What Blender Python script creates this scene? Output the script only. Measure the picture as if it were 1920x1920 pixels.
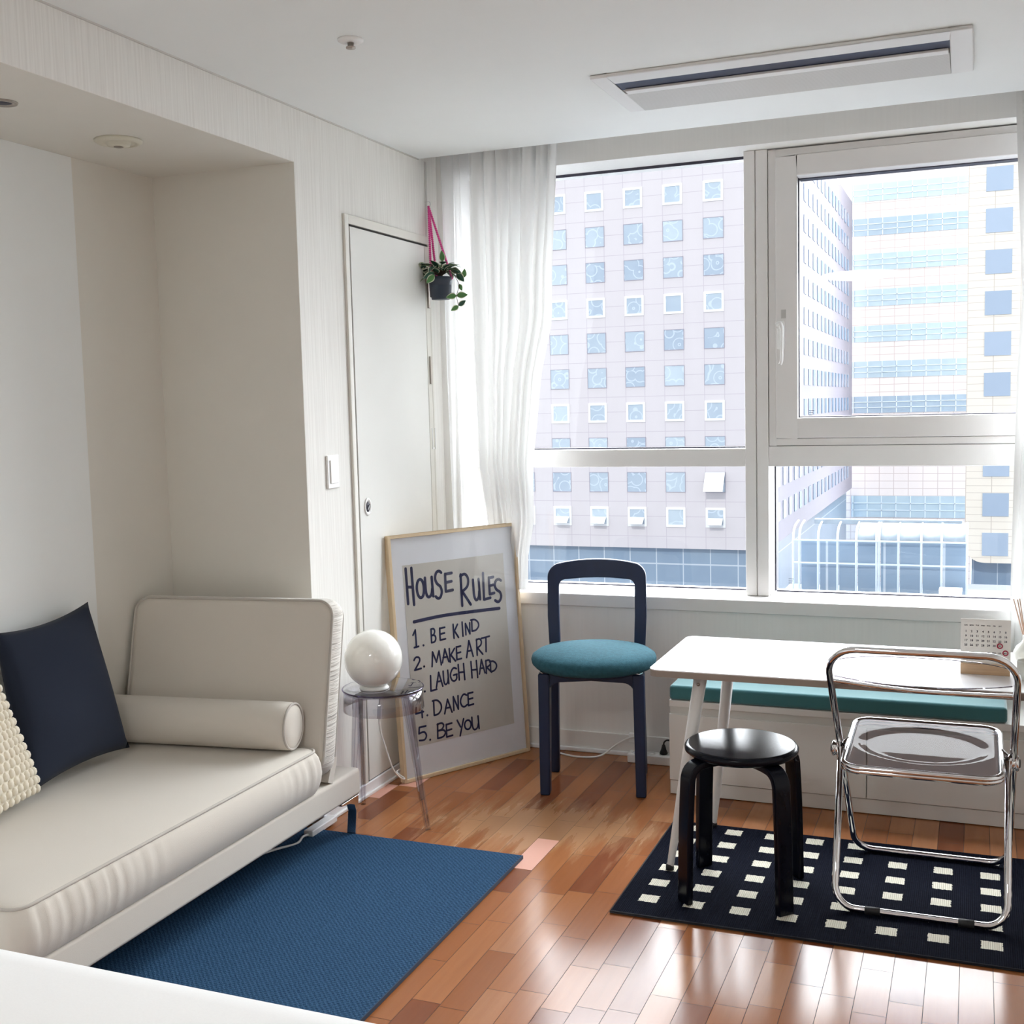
import bpy, bmesh, math, random
from math import sin, cos, pi, radians, sqrt, hypot
from mathutils import Vector, Matrix
random.seed(7)
for o in list(bpy.data.objects): bpy.data.objects.remove(o)
SC = bpy.context.scene; COL = SC.collection

# ---------------------------------------------------------------- camera
def make_camera():
    yaw, pit, rol = radians(-21.89), radians(-5.225), radians(-1.415)
    f = Vector((sin(yaw)*cos(pit), cos(yaw)*cos(pit), sin(pit)))
    r = Vector((cos(yaw), -sin(yaw), 0)); u = r.cross(f)
    r, u = r*cos(rol)+u*sin(rol), -r*sin(rol)+u*cos(rol)
    cd = bpy.data.cameras.new('camera'); c = bpy.data.objects.new('camera', cd); COL.objects.link(c)
    m = Matrix(((r.x, u.x, -f.x, 2.054), (r.y, u.y, -f.y, -4.375), (r.z, u.z, -f.z, 1.4), (0, 0, 0, 1)))
    c.matrix_world = m
    cd.sensor_width = 36; cd.lens = 2180*36/1920; cd.clip_start = .05; cd.clip_end = 1000
    SC.camera = c
make_camera()

# ---------------------------------------------------------------- sky, sun, exposure
SKY = .95; GLOW = 14.0; SUN = .85; EXPO = 0.70; FILL_LAMP = 20.0
w = bpy.data.worlds.new('sky'); SC.world = w; w.use_nodes = True
nt = w.node_tree; nt.nodes.clear()
wo = nt.nodes.new('ShaderNodeOutputWorld'); bg = nt.nodes.new('ShaderNodeBackground')
tc = nt.nodes.new('ShaderNodeTexCoord'); sp = nt.nodes.new('ShaderNodeSeparateXYZ'); cr = nt.nodes.new('ShaderNodeValToRGB')
nt.links.new(tc.outputs['Generated'], sp.inputs[0]); nt.links.new(sp.outputs['Z'], cr.inputs[0])
cr.color_ramp.elements[0].position = 0.0; cr.color_ramp.elements[0].color = (.93, .95, .97, 1)
cr.color_ramp.elements[1].position = 1.0; cr.color_ramp.elements[1].color = (.72, .83, 1, 1)
nt.links.new(cr.outputs[0], bg.inputs[0]); bg.inputs[1].default_value = SKY
# broad glow added to the sky over the far side to brighten the room
vn = nt.nodes.new('ShaderNodeVectorMath'); vn.operation = 'NORMALIZE'; nt.links.new(tc.outputs['Generated'], vn.inputs[0])
vd = nt.nodes.new('ShaderNodeVectorMath'); vd.operation = 'DOT_PRODUCT'; nt.links.new(vn.outputs[0], vd.inputs[0])
vd.inputs[1].default_value = Vector((-.10, .74, .66)).normalized()
mr = nt.nodes.new('ShaderNodeMapRange'); mr.interpolation_type = 'SMOOTHERSTEP'; mr.inputs['From Min'].default_value = .30; mr.inputs['From Max'].default_value = .98
nt.links.new(vd.outputs['Value'], mr.inputs['Value'])
mm = nt.nodes.new('ShaderNodeMath'); mm.operation = 'MULTIPLY'; nt.links.new(mr.outputs[0], mm.inputs[0]); mm.inputs[1].default_value = GLOW
b2 = nt.nodes.new('ShaderNodeBackground'); b2.inputs[0].default_value = (.97, .985, 1, 1); nt.links.new(mm.outputs[0], b2.inputs[1])
ad = nt.nodes.new('ShaderNodeAddShader'); nt.links.new(bg.outputs[0], ad.inputs[0]); nt.links.new(b2.outputs[0], ad.inputs[1])
nt.links.new(ad.outputs[0], wo.inputs[0])
sl = bpy.data.lights.new('sun', 'SUN'); sl.energy = SUN; sl.angle = radians(1.2); sl.color = (1, .96, .9)
so = bpy.data.objects.new('sun', sl); COL.objects.link(so)
so.rotation_euler = Vector((.01, .82, -.52)).to_track_quat('-Z', 'Y').to_euler()
pl = bpy.data.lights.new('window_portal', 'AREA'); pl.shape = 'RECTANGLE'; pl.size = 2.7; pl.size_y = 1.75
po = bpy.data.objects.new('window_portal', pl); COL.objects.link(po)
po.location = (1.4, .22, 1.49); po.rotation_euler = Vector((0, -1, 0)).to_track_quat('-Z', 'Z').to_euler()
pl.cycles.is_portal = True
vs = SC.view_settings; vs.view_transform = 'Standard'; vs.look = 'None'; vs.gamma = 1; vs.use_curve_mapping = False
vs.exposure = EXPO
SC.cycles.use_denoising = True
SC.cycles.max_bounces = 12; SC.cycles.diffuse_bounces = 6; SC.cycles.transparent_max_bounces = 24
SC.cycles.sample_clamp_indirect = 6; SC.cycles.caustics_reflective = False; SC.cycles.caustics_refractive = False

# ---------------------------------------------------------------- materials
class N:
    def __init__(s, name):
        s.m = bpy.data.materials.new(name); s.m.use_nodes = True; s.t = s.m.node_tree; s.t.nodes.clear()
        s.out = s.t.nodes.new('ShaderNodeOutputMaterial')
    def n(s, kind, **kw):
        x = s.t.nodes.new('ShaderNode'+kind)
        for k, v in kw.items(): setattr(x, k, v)
        return x
    def l(s, a, b): s.t.links.new(a, b)
    def math(s, op, a, b=None, c=None):
        x = s.n('Math', operation=op)
        for i, v in enumerate((a, b, c)):
            if v is None: continue
            if isinstance(v, (int, float)): x.inputs[i].default_value = v
            else: s.l(v, x.inputs[i])
        return x.outputs[0]
    def mix(s, f, a, b):
        x = s.n('Mix', data_type='RGBA')
        for i, v in ((0, f), (6, a), (7, b)):
            if isinstance(v, (int, float)): x.inputs[i].default_value = v
            elif isinstance(v, tuple): x.inputs[i].default_value = v if len(v) == 4 else v+(1,)
            else: s.l(v, x.inputs[i])
        return x.outputs[2]
    def coord(s, scale=(1, 1, 1), which='Object', rot=(0, 0, 0)):
        t = s.n('TexCoord'); m = s.n('Mapping'); m.inputs['Scale'].default_value = scale; m.inputs['Rotation'].default_value = rot
        s.l(t.outputs[which], m.inputs[0]); return m.outputs[0]
    def noise(s, vec, scale=5, detail=3, rough=.5):
        x = s.n('TexNoise'); s.l(vec, x.inputs['Vector']); x.inputs['Scale'].default_value = scale
        x.inputs['Detail'].default_value = detail; x.inputs['Roughness'].default_value = rough
        return x.outputs[0]
    def bump(s, h, strength=.2, dist=.002):
        b = s.n('Bump'); b.inputs['Strength'].default_value = strength; b.inputs['Distance'].default_value = dist
        s.l(h, b.inputs['Height']); return b.outputs[0]
    def pbr(s, col, rough=.5, metal=0, normal=None, **kw):
        p = s.n('BsdfPrincipled')
        for k, v in (('Base Color', col), ('Roughness', rough), ('Metallic', metal)):
            if isinstance(v, tuple): p.inputs[k].default_value = v if len(v) == 4 else v+(1,)
            elif isinstance(v, (int, float)): p.inputs[k].default_value = v
            else: s.l(v, p.inputs[k])
        for k, v in kw.items():
            k = k.replace('_', ' ')
            p.inputs[k].default_value = v
        if normal is not None: s.l(normal, p.inputs['Normal'])
        s.l(p.outputs[0], s.out.inputs[0]); return p

def plain(name, col, rough=.5, metal=0, var=.06, scale=8, bump=0, bs=40, stretch=(1, 1, 1), **kw):
    k = N(name); v = k.coord(stretch)
    n1 = k.noise(v, scale)
    d = tuple(max(0, c*(1-var)) for c in col); b = tuple(min(1, c*(1+var)) for c in col)
    c = k.mix(n1, d, b)
    nm = k.bump(k.noise(v, bs), bump) if bump else None
    k.pbr(c, rough, metal, nm, **kw); return k.m

M = {}
M['paint'] = plain('ceiling paint', (.835, .855, .845), .7, var=.01)
M['paint2'] = plain('alcove paint', (.74, .715, .655), .75, var=.02, bump=.05, bs=150)
def wallpaper():
    k = N('streaked wallpaper'); v = k.coord((60, 60, 1.2))
    n1 = k.noise(v, 2.2, 4, .6); n2 = k.noise(k.coord((9, 9, .6)), 2, 2)
    r = k.n('ValToRGB'); r.color_ramp.elements[0].position = .38; r.color_ramp.elements[1].position = .62
    r.color_ramp.elements[0].color = (.735, .715, .675, 1); r.color_ramp.elements[1].color = (.83, .815, .775, 1)
    k.l(n1, r.inputs[0])
    c = k.mix(k.math('MULTIPLY', n2, .5), r.outputs[0], (.82, .81, .78))
    k.pbr(c, .65, 0, k.bump(n1, .15, .001)); return k.m
M['wallpaper'] = wallpaper()
M['lowerwall'] = plain('window wall paper', (.80, .79, .765), .7, var=.04, scale=3, stretch=(30, 30, 1))
M['frame'] = plain('window frame white', (.77, .755, .74), .42, var=.02)
M['sash'] = plain('sash vinyl', (.75, .73, .715), .4, var=.02)
M['gasket'] = plain('rubber gasket', (.03, .03, .05), .5)
M['door'] = plain('door laminate', (.74, .735, .70), .5, var=.015)
M['doorframe'] = plain('door frame beige', (.72, .70, .64), .5, var=.02)
M['white'] = plain('white plastic', (.86, .86, .85), .35, var=.01)
M['base'] = plain('white skirting', (.80, .79, .77), .4, var=.02)
M['chromeish'] = plain('satin skirting strip', (.85, .86, .88), .22, 0, var=.02)
M['darkgap'] = plain('shadow gap', (.03, .028, .025), .8)
M['hinge'] = plain('brushed hinge steel', (.42, .38, .34), .35, .9)
M['chrome'] = plain('polished chrome', (.80, .80, .82), .06, 1, var=.02)
M['acdark'] = plain('vent interior navy', (.012, .018, .05), .45)
M['acwhite'] = plain('cassette plastic', (.80, .80, .79), .45, var=.01)
def grille():
    k = N('fine grille'); s = k.n('SeparateXYZ'); k.l(k.coord(), s.inputs[0])
    a = k.math('SINE', k.math('MULTIPLY', s.outputs['Y'], 900.)); f = k.math('GREATER_THAN', a, .2)
    k.pbr(k.mix(f, (.50, .49, .47), (.64, .63, .61)), .5, 0, k.bump(a, .4, .001)); return k.m
M['grille'] = grille()
def fabric(name, col, var=.08, ws=700, bump=.25, rough=.95, sheen=.2, big=3):
    k = N(name); v = k.coord()
    n1 = k.noise(v, big, 3); n2 = k.noise(v, ws, 2)
    c = k.mix(n1, tuple(x*(1-var) for x in col), tuple(min(1, x*(1+var)) for x in col))
    c = k.mix(k.math('MULTIPLY', n2, .25), c, tuple(x*.8 for x in col))
    k.pbr(c, rough, 0, k.bump(n2, bump, .001), Sheen_Weight=sheen, Specular_IOR_Level=.15); return k.m
M['sofa'] = fabric('greige velvet', (.635, .59, .525), .05)
def pucker():
    k = N('greige velvet gathered'); v = k.coord((1, 26, 2.5)); n1 = k.noise(v, 1.4, 4, .6); n2 = k.noise(k.coord(), 3)
    c = k.mix(n2, (.61, .57, .505), (.67, .63, .565))
    k.pbr(c, .95, 0, k.bump(n1, .6, .02), Sheen_Weight=.2); return k.m
M['pucker'] = pucker()
M['piping'] = fabric('greige piping', (.50, .465, .42), .04)
M['navy'] = fabric('navy cotton', (.020, .026, .043), .1, 900, sheen=.05)
M['cream'] = fabric('cream wool', (.80, .74, .62), .06, 400, .4)
M['teal'] = fabric('teal wool blend', (.028, .090, .118), .45, 260, .9, big=70, sheen=0)
M['tealvelvet'] = fabric('teal green velvet', (.05, .165, .18), .1, 500, sheen=.5)
M['bed'] = fabric('white bedding', (.90, .90, .90), .015, 300, .1, sheen=0)
def bluerug():
    k = N('blue woven rug'); c0 = k.coord(); s = k.n('SeparateXYZ'); k.l(c0, s.inputs[0])
    nz = k.noise(c0, 60, 2); ofs = k.math('MULTIPLY', nz, 2.2)
    a = k.math('SINE', k.math('ADD', k.math('MULTIPLY', s.outputs['X'], 430.), ofs))
    b = k.math('SINE', k.math('ADD', k.math('MULTIPLY', s.outputs['Y'], 430.), ofs))
    h = k.math('MULTIPLY', a, b); h2 = k.math('MULTIPLY_ADD', h, .5, .5)
    n2 = k.noise(c0, 420, 2); f = k.math('MULTIPLY_ADD', n2, 1.1, k.math('MULTIPLY_ADD', h2, .45, -.4))
    c = k.mix(f, (.008, .026, .065), (.06, .150, .27))
    k.pbr(c, .95, 0, k.bump(f, .6, .003), Specular_IOR_Level=.1); return k.m
M['bluerug'] = bluerug()
def blackrug():
    k = N('black rug with cream squares'); c0 = k.coord(); s = k.n('SeparateXYZ'); k.l(c0, s.inputs[0])
    nz = k.noise(c0, 160, 1); jit = k.math('MULTIPLY_ADD', nz, .008, -.004)
    X = k.math('ADD', s.outputs['X'], jit); Y = k.math('ADD', s.outputs['Y'], jit)
    def cell(v, first, pitch, half):
        q = k.math('DIVIDE', k.math('SUBTRACT', v, first), pitch); fr = k.math('SUBTRACT', q, k.math('ROUND', q))
        return k.math('LESS_THAN', k.math('ABSOLUTE', fr), half/pitch)
    a = cell(X, 1.209, .1275, .026); b = cell(Y, -1.308, .1145, .0235)
    lim = k.math('MULTIPLY', k.math('MULTIPLY', k.math('GREATER_THAN', X, 1.15), k.math('GREATER_THAN', Y, -1.36)), k.math('LESS_THAN', Y, -.70))
    f = k.math('MULTIPLY', k.math('MULTIPLY', a, b), lim)
    rib = k.math('SINE', k.math('MULTIPLY', s.outputs['X'], 1200.))
    dk = k.mix(nz, (.003, .004, .010), (.009, .011, .02))
    lt = k.mix(k.math('MULTIPLY_ADD', rib, .5, .5), (.62, .58, .48), (.82, .79, .68))
    k.pbr(k.mix(f, dk, lt), 1., 0, k.bump(rib, .5, .002), Specular_IOR_Level=.05); return k.m
M['blackrug'] = blackrug()
M['rughem'] = fabric('black binding', (.008, .009, .015), .1)
M['hem2'] = fabric('navy binding', (.012, .03, .07), .1)
def floorwood():
    k = N('red brown plank floor'); at = k.n('Attribute', attribute_name='tint')
    c0 = k.coord(); g = k.noise(k.coord((34, 2.2, 1)), 1.3, 6, .65); g2 = k.noise(k.coord((9, 1.4, 1)), 1.6, 4, .6)
    s = k.n('SeparateXYZ'); k.l(c0, s.inputs[0])
    base = k.mix(k.math('MULTIPLY_ADD', g, .9, -.15), k.mix(.42, at.outputs['Color'], (.10, .025, .010)), at.outputs['Color'])
    base = k.mix(k.math('MULTIPLY', g2, .30), base, (.44, .17, .062))
    # streaky zone in front of the window, mixed paler and rougher
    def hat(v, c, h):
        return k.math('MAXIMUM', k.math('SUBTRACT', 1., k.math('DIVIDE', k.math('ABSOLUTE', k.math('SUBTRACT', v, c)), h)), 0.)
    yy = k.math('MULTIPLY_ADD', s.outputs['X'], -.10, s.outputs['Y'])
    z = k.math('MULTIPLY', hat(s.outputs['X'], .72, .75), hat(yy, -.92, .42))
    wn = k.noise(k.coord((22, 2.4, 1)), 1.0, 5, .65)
    pale_mix = k.math('MINIMUM', k.math('MAXIMUM', k.math('MULTIPLY', k.math('SUBTRACT', k.math('MULTIPLY_ADD', z, .75, wn), .74), 2.0), 0.), .5)
    base = k.mix(pale_mix, base, (.56, .33, .17))
    r = k.math('MULTIPLY_ADD', g2, .10, .15); r = k.math('MULTIPLY_ADD', pale_mix, .22, r)
    p = k.pbr(base, r, 0, k.bump(g, .06, .001), Specular_IOR_Level=.22); return k.m
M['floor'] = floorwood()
def glass():
    k = N('window glass'); a = k.n('BsdfTransparent'); a.inputs[0].default_value = (.96, .975, .985, 1)
    g = k.n('BsdfGlossy'); g.inputs['Roughness'].default_value = .01; f = k.n('Fresnel'); f.inputs[0].default_value = 1.45; gm = k.n('NewGeometry')
    m = k.n('MixShader'); k.l(k.math('MULTIPLY', f.outputs[0], k.math('SUBTRACT', 1., gm.outputs['Backfacing'])), m.inputs[0]); k.l(a.outputs[0], m.inputs[1]); k.l(g.outputs[0], m.inputs[2])
    k.l(m.outputs[0], k.out.inputs[0]); return k.m
M['glass'] = glass()
def acrylic(name, col, gl=1.0, ior=1.49, rough=.03):
    k = N(name); a = k.n('BsdfTransparent'); 
    nz = k.noise(k.coord(), 6); k.l(k.mix(nz, tuple(x*.97 for x in col), col), a.inputs[0])
    g = k.n('BsdfGlossy'); g.inputs['Roughness'].default_value = rough; f = k.n('Fresnel'); f.inputs[0].default_value = ior
    m = k.n('MixShader'); gm = k.n('NewGeometry'); k.l(k.math('MULTIPLY', k.math('MINIMUM', k.math('MULTIPLY', f.outputs[0], gl), 1.), k.math('SUBTRACT', 1., gm.outputs['Backfacing'])), m.inputs[0]); k.l(a.outputs[0], m.inputs[1]); k.l(g.outputs[0], m.inputs[2])
    k.l(m.outputs[0], k.out.inputs[0]); return k.m
M['acrylic'] = acrylic('clear acrylic', (.86, .855, .885), 2.2)
M['acrylicrim'] = acrylic('violet acrylic edge', (.55, .48, .66), 1.)
M['smoke'] = acrylic('smoked clear seat', (.80, .785, .82), .14)
M['clearback'] = acrylic('clear back panel', (.97, .97, .98), .5)
M['paneledge'] = acrylic('panel edge grey', (.38, .34, .38), .6)
M['picglass'] = acrylic('picture glazing', (.97, .975, .98), .9, 1.45, .01)
def sheer(name, col, tr=.18, tl=.45):
    k = N(name); d = k.n('BsdfDiffuse'); t = k.n('BsdfTranslucent'); a = k.n('BsdfTransparent')
    wv = k.noise(k.coord(), 500, 1); c = k.mix(wv, tuple(x*.96 for x in col), col)
    k.l(c, d.inputs[0]); k.l(c, t.inputs[0])
    m1 = k.n('MixShader'); m1.inputs[0].default_value = tl; k.l(d.outputs[0], m1.inputs[1]); k.l(t.outputs[0], m1.inputs[2])
    m2 = k.n('MixShader'); m2.inputs[0].default_value = tr; k.l(m1.outputs[0], m2.inputs[1]); k.l(a.outputs[0], m2.inputs[2])
    k.l(m2.outputs[0], k.out.inputs[0]); return k.m
M['curtain'] = sheer('white voile', (.86, .86, .85), .05, .11)
M['thinvoile'] = sheer('thin white voile', (.9, .9, .9), .22, .35)
M['pine'] = plain('pale pine', (.66, .52, .34), .5, var=.12, scale=3, stretch=(20, 20, 2))
M['oak'] = plain('light oak block', (.55, .37, .22), .5, var=.2, scale=4, stretch=(2, 30, 40))
M['mat'] = plain('white mount board', (.88, .885, .92), .8, var=.01)
M['kraft'] = plain('kraft paper', (.66, .625, .565), .85, var=.05, scale=5)
M['ink'] = plain('navy ink', (.012, .014, .07), .6, var=.2)
M['darkwood'] = plain('blue black stained beech', (.012, .023, .062), .40, var=.25, scale=4, bump=.05, stretch=(6, 6, 1), Specular_IOR_Level=.35)
M['blackwood'] = plain('black lacquered birch', (.004, .005, .010), .20, var=.3, scale=4, bump=.05, bs=20, stretch=(1, 14, 4), Specular_IOR_Level=.17)
M['tabletop'] = plain('white melamine', (.86, .86, .87), .22, var=.01)
M['tableedge'] = plain('table edge band', (.30, .25, .215), .6, var=.1)
M['whitemetal'] = plain('white powder coat', (.80, .79, .78), .4, var=.01)
M['blackrubber'] = plain('black rubber', (.012, .012, .014), .6)
M['cab'] = plain('white cabinet foil', (.70, .69, .66), .35, var=.02)
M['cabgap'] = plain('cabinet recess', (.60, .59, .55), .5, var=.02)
def opal():
    k = N('opal glass'); nz = k.noise(k.coord(), 3)
    k.pbr(k.mix(nz, (.86, .85, .80), (.90, .89, .85)), .08, 0, None, Subsurface_Weight=.25, Subsurface_Radius=(.05, .05, .05), Coat_Weight=.5); return k.m
M['opal'] = opal()
M['cable'] = plain('white cable', (.82, .81, .78), .45)
M['pink'] = plain('pink beads', (.75, .08, .33), .5, var=.12, scale=60)
M['pot'] = plain('dark blue grey pot', (.030, .042, .065), .45)
def leaf():
    k = N('variegated leaf'); at = k.n('Attribute', attribute_name='tint'); nz = k.noise(k.coord(), 90, 3)
    k.pbr(k.mix(k.math('MULTIPLY', nz, .45), at.outputs['Color'], (.02, .07, .03)), .45); return k.m
M['leaf'] = leaf()
M['stem'] = plain('brown stem', (.10, .07, .05), .7)
M['card'] = plain('calendar card', (.74, .72, .68), .7, var=.02)
M['red'] = plain('dark red ring', (.38, .015, .05), .4)
M['wax'] = plain('cloudy glass', (.80, .80, .74), .25, var=.03, Transmission_Weight=.3)
M['reed'] = plain('reed stick', (.60, .42, .33), .7)
M['pinkplank'] = plain('salmon plank', (.70, .36, .27), .5, var=.04)
M['fillemit'] = None
def emit(name, col, s):
    k = N(name); e = k.n('Emission'); nz = k.noise(k.coord(), 2); k.l(k.mix(nz, col, tuple(min(1, c*1.02) for c in col)), e.inputs[0]); e.inputs[1].default_value = s
    k.l(e.outputs[0], k.out.inputs[0]); return k.m
M['fillemit'] = emit('added fill diffuser', (1., .985, .955), FILL_LAMP)

# ---------------------------------------------------------------- mesh tools
class B:
    def __init__(s): s.v = []; s.f = []; s.sm = []; s.c = []
    def add(s, vs, fs, smooth=False, col=None):
        o = len(s.v); s.v += [tuple(p) for p in vs]
        for q in fs: s.f.append([i+o for i in q]); s.sm.append(smooth); s.c.append(col)
        return s
    def box(s, x0, x1, y0, y1, z0, z1, mtx=None):
        v = [Vector((x, y, z)) for x in (x0, x1) for y in (y0, y1) for z in (z0, z1)]
        if mtx: v = [mtx @ p for p in v]
        return s.add(v, [(0, 1, 3, 2), (4, 6, 7, 5), (0, 4, 5, 1), (2, 3, 7, 6), (0, 2, 6, 4), (1, 5, 7, 3)])
    def bar(s, a, b, w, d, w2=None, d2=None, side=(0, 1, 0)):      # rectangular bar from a to b; d measured along 'side'
        a = Vector(a); b = Vector(b); t = (b-a).normalized(); sd = Vector(side); sd = (sd-t*sd.dot(t)).normalized(); ot = t.cross(sd)
        w2 = w if w2 is None else w2; d2 = d if d2 is None else d2; v = []
        for p, ww, dd in ((a, w, d), (b, w2, d2)):
            for i, j in ((-1, -1), (1, -1), (1, 1), (-1, 1)): v.append(p+ot*ww/2*i+sd*dd/2*j)
        return s.add(v, [(3, 2, 1, 0), (4, 5, 6, 7), (0, 1, 5, 4), (1, 2, 6, 5), (2, 3, 7, 6), (3, 0, 4, 7)])
    def tube(s, pts, r, seg=12, closed=False, cap=True):
        pts = [Vector(p) for p in pts]; n = len(pts); rr = r if isinstance(r, (list, tuple)) else [r]*n
        v = []; up = None
        for i, p in enumerate(pts):
            if closed: t = (pts[(i+1) % n]-pts[i-1]).normalized()
            else: t = (pts[min(i+1, n-1)]-pts[max(i-1, 0)]).normalized()
            if up is None:
                up = Vector((0, 0, 1)) if abs(t.z) < .9 else Vector((1, 0, 0))
            up = (up-t*up.dot(t)).normalized(); sd = t.cross(up)
            for k in range(seg):
                a = 2*pi*k/seg; v.append(p+(up*cos(a)+sd*sin(a))*rr[i])
        fs = []
        for i in range(n if closed else n-1):
            j = (i+1) % n
            for k in range(seg):
                q = (k+1) % seg; fs.append((i*seg+k, i*seg+q, j*seg+q, j*seg+k))
        if cap and not closed: fs += [tuple(range(seg))[::-1], tuple((n-1)*seg+k for k in range(seg))]
        return s.add(v, fs, True)
    def lathe(s, prof, c=(0, 0, 0), seg=48, axis='z', mtx=None):
        v = []; n = len(prof)
        for (r, z) in prof:
            for k in range(seg):
                a = 2*pi*k/seg
                p = Vector((r*cos(a), r*sin(a), z)) if axis == 'z' else (Vector((r*cos(a), z, r*sin(a))) if axis == 'y' else Vector((z, r*cos(a), r*sin(a))))
                p = (mtx @ p) if mtx else p
                v.append(p+Vector(c))
        fs = [(i*seg+k, i*seg+(k+1) % seg, (i+1)*seg+(k+1) % seg, (i+1)*seg+k) for i in range(n-1) for k in range(seg)]
        if prof[0][0] > 1e-6: fs.append(tuple(range(seg))[::-1])
        if prof[-1][0] > 1e-6: fs.append(tuple((n-1)*seg+k for k in range(seg)))
        return s.add(v, fs, True)
    def grid(s, fn, nu, nv, smooth=True, col=None):
        v = [fn(i/nu, j/nv) for i in range(nu+1) for j in range(nv+1)]
        f = [(i*(nv+1)+j, (i+1)*(nv+1)+j, (i+1)*(nv+1)+j+1, i*(nv+1)+j+1) for i in range(nu) for j in range(nv)]
        return s.add(v, f, smooth, col)
    def prism(s, poly, fn0, fn1):                                  # poly of 2D points mapped by two functions to both faces
        n = len(poly); v = [fn0(*p) for p in poly]+[fn1(*p) for p in poly]
        f = [tuple(range(n)), tuple(range(2*n-1, n-1, -1))]+[(i, i+n, (i+1) % n+n, (i+1) % n) for i in range(n)]
        return s.add(v, f)
    def obj(s, name, m, parent=None, world=False, bevel=0, bseg=2, smooth=None, solid=0, sub=0, kind=None, label=None):
        me = bpy.data.meshes.new(name); vs_ = [Vector(p) for p in s.v]
        if parent is not None and world:
            inv = full(parent).inverted(); vs_ = [inv @ p for p in vs_]
        me.from_pydata([tuple(p) for p in vs_], [], s.f); me.materials.append(m if not isinstance(m, str) else M[m])
        if any(c is not None for c in s.c):
            at = me.color_attributes.new('tint', 'FLOAT_COLOR', 'CORNER'); i = 0
            for p, c in zip(me.polygons, s.c):
                for _ in p.loop_indices: at.data[_].color = (c or (1, 1, 1))+(1,)
        me.polygons.foreach_set('use_smooth', [bool(x) if smooth is None else smooth for x in s.sm])
        bm = bmesh.new(); bm.from_mesh(me); bmesh.ops.remove_doubles(bm, verts=bm.verts, dist=1e-6)
        bmesh.ops.recalc_face_normals(bm, faces=bm.faces); bm.to_mesh(me); bm.free()
        o = bpy.data.objects.new(name, me); COL.objects.link(o)
        if parent is not None: o.parent = parent
        if solid: x = o.modifiers.new('solid', 'SOLIDIFY'); x.thickness = solid; x.offset = 0
        if bevel:
            x = o.modifiers.new('bevel', 'BEVEL'); x.width = bevel; x.segments = bseg; x.limit_method = 'ANGLE'; x.angle_limit = radians(35)
            for p in me.polygons: p.use_smooth = True
            y = o.modifiers.new('wn', 'WEIGHTED_NORMAL'); y.keep_sharp = False
        if sub: x = o.modifiers.new('sub', 'SUBSURF'); x.levels = sub; x.render_levels = sub
        if kind: o['kind'] = kind
        if label: o['label'] = label
        return o
def full(o):
    m = Matrix.Identity(4)
    while o is not None:
        m = Matrix.LocRotScale(o.location, o.rotation_euler, None) @ m; o = o.parent
    return m
def thing(name, label, cat, loc=(0, 0, 0), rz=0, group=None):
    o = bpy.data.objects.new(name, None); COL.objects.link(o); o.empty_display_size = .05
    o.location = loc; o.rotation_euler = (0, 0, rz); o['label'] = label; o['category'] = cat
    if group: o['group'] = group
    return o
def struct_root(name, loc=(0, 0, 0)):
    o = bpy.data.objects.new(name, None); COL.objects.link(o); o.location = loc; o['kind'] = 'structure'; return o
def tag(o, label, cat, group=None):
    o['label'] = label; o['category'] = cat
    if group: o['group'] = group
    return o
def arc(cx, cy, r, a0, a1, n=8): return [(cx+r*cos(a0+(a1-a0)*i/n), cy+r*sin(a0+(a1-a0)*i/n)) for i in range(n+1)]
def rrect(x0, x1, y0, y1, r, n=6):
    return arc(x1-r, y1-r, r, 0, pi/2, n)+arc(x0+r, y1-r, r, pi/2, pi, n)+arc(x0+r, y0+r, r, pi, 1.5*pi, n)+arc(x1-r, y0+r, r, 1.5*pi, 2*pi, n)
def smoothpath(pts, n=8, closed=False):
    P = [Vector(p) for p in pts]; out = []
    m = len(P); rng = range(m) if closed else range(m-1)
    for i in rng:
        p0 = P[i-1] if (i > 0 or closed) else P[0]; p1 = P[i]; p2 = P[(i+1) % m]; p3 = P[(i+2) % m] if (closed or i+2 < m) else P[-1]
        for k in range(n):
            t = k/n; out.append(.5*((2*p1)+(-p0+p2)*t+(2*p0-5*p1+4*p2-p3)*t*t+(-p0+3*p1-3*p2+p3)*t**3))
    if not closed: out.append(P[-1])
    return out

# ---------------------------------------------------------------- room shell
CZ = 2.373; RX = 3.1; RY = -6.4; NY = -1.07; NX = -.56; SZ = 2.2; OW = 2.75
def floor():
    b = B(); pw = .0756; x = .0616-pw*9; rnd = random.Random(3)
    while x < RX:
        y = RY-rnd.random()*.4
        while y < .02:
            L = rnd.choice([.30, .30, .38, .45, .22]); y1 = y+L; t = rnd.random(); q = rnd.random()
            c = (.30+.16*t, .103+.085*t, .034+.038*t)
            if q < .2: c = (.19, .052, .020)
            elif q > .88: c = (.50, .23, .105)
            yy0, yy1 = max(y, RY), min(y1, .02)
            if yy1 > yy0:
                g = .0006; xa, xb, ya, yb = max(x, NX)+g, min(x+pw, RX)-g, yy0+g, yy1-g
                if xb > xa: b.add([(xa, ya, 0), (xb, ya, 0), (xb, yb, 0), (xa, yb, 0)], [(0, 1, 2, 3)], False, c)
            y = y1
        x += pw
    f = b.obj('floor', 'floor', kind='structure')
    B().box(NX-.2, RX+.2, RY-.2, .02, -.2, -.0015).obj('floor_underlay', 'darkgap', f)
    g = B()
    for (x0, x1, y0, y1) in ((.7435, .8165, -1.207, -.957), (.004, .0616-.0008, -.90, -.77), (.0020, .0616-.0008, -.77, -.62), (.0630, .1355, -.62, -.44)):
        if (y0, y1) == (-.90, -.77): continue
        g = B().box(x0, x1, y0, y1, -.001, .0006); g.obj('salmon_plank', 'pinkplank', f, label='salmon pink replacement plank')
floor()
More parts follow.
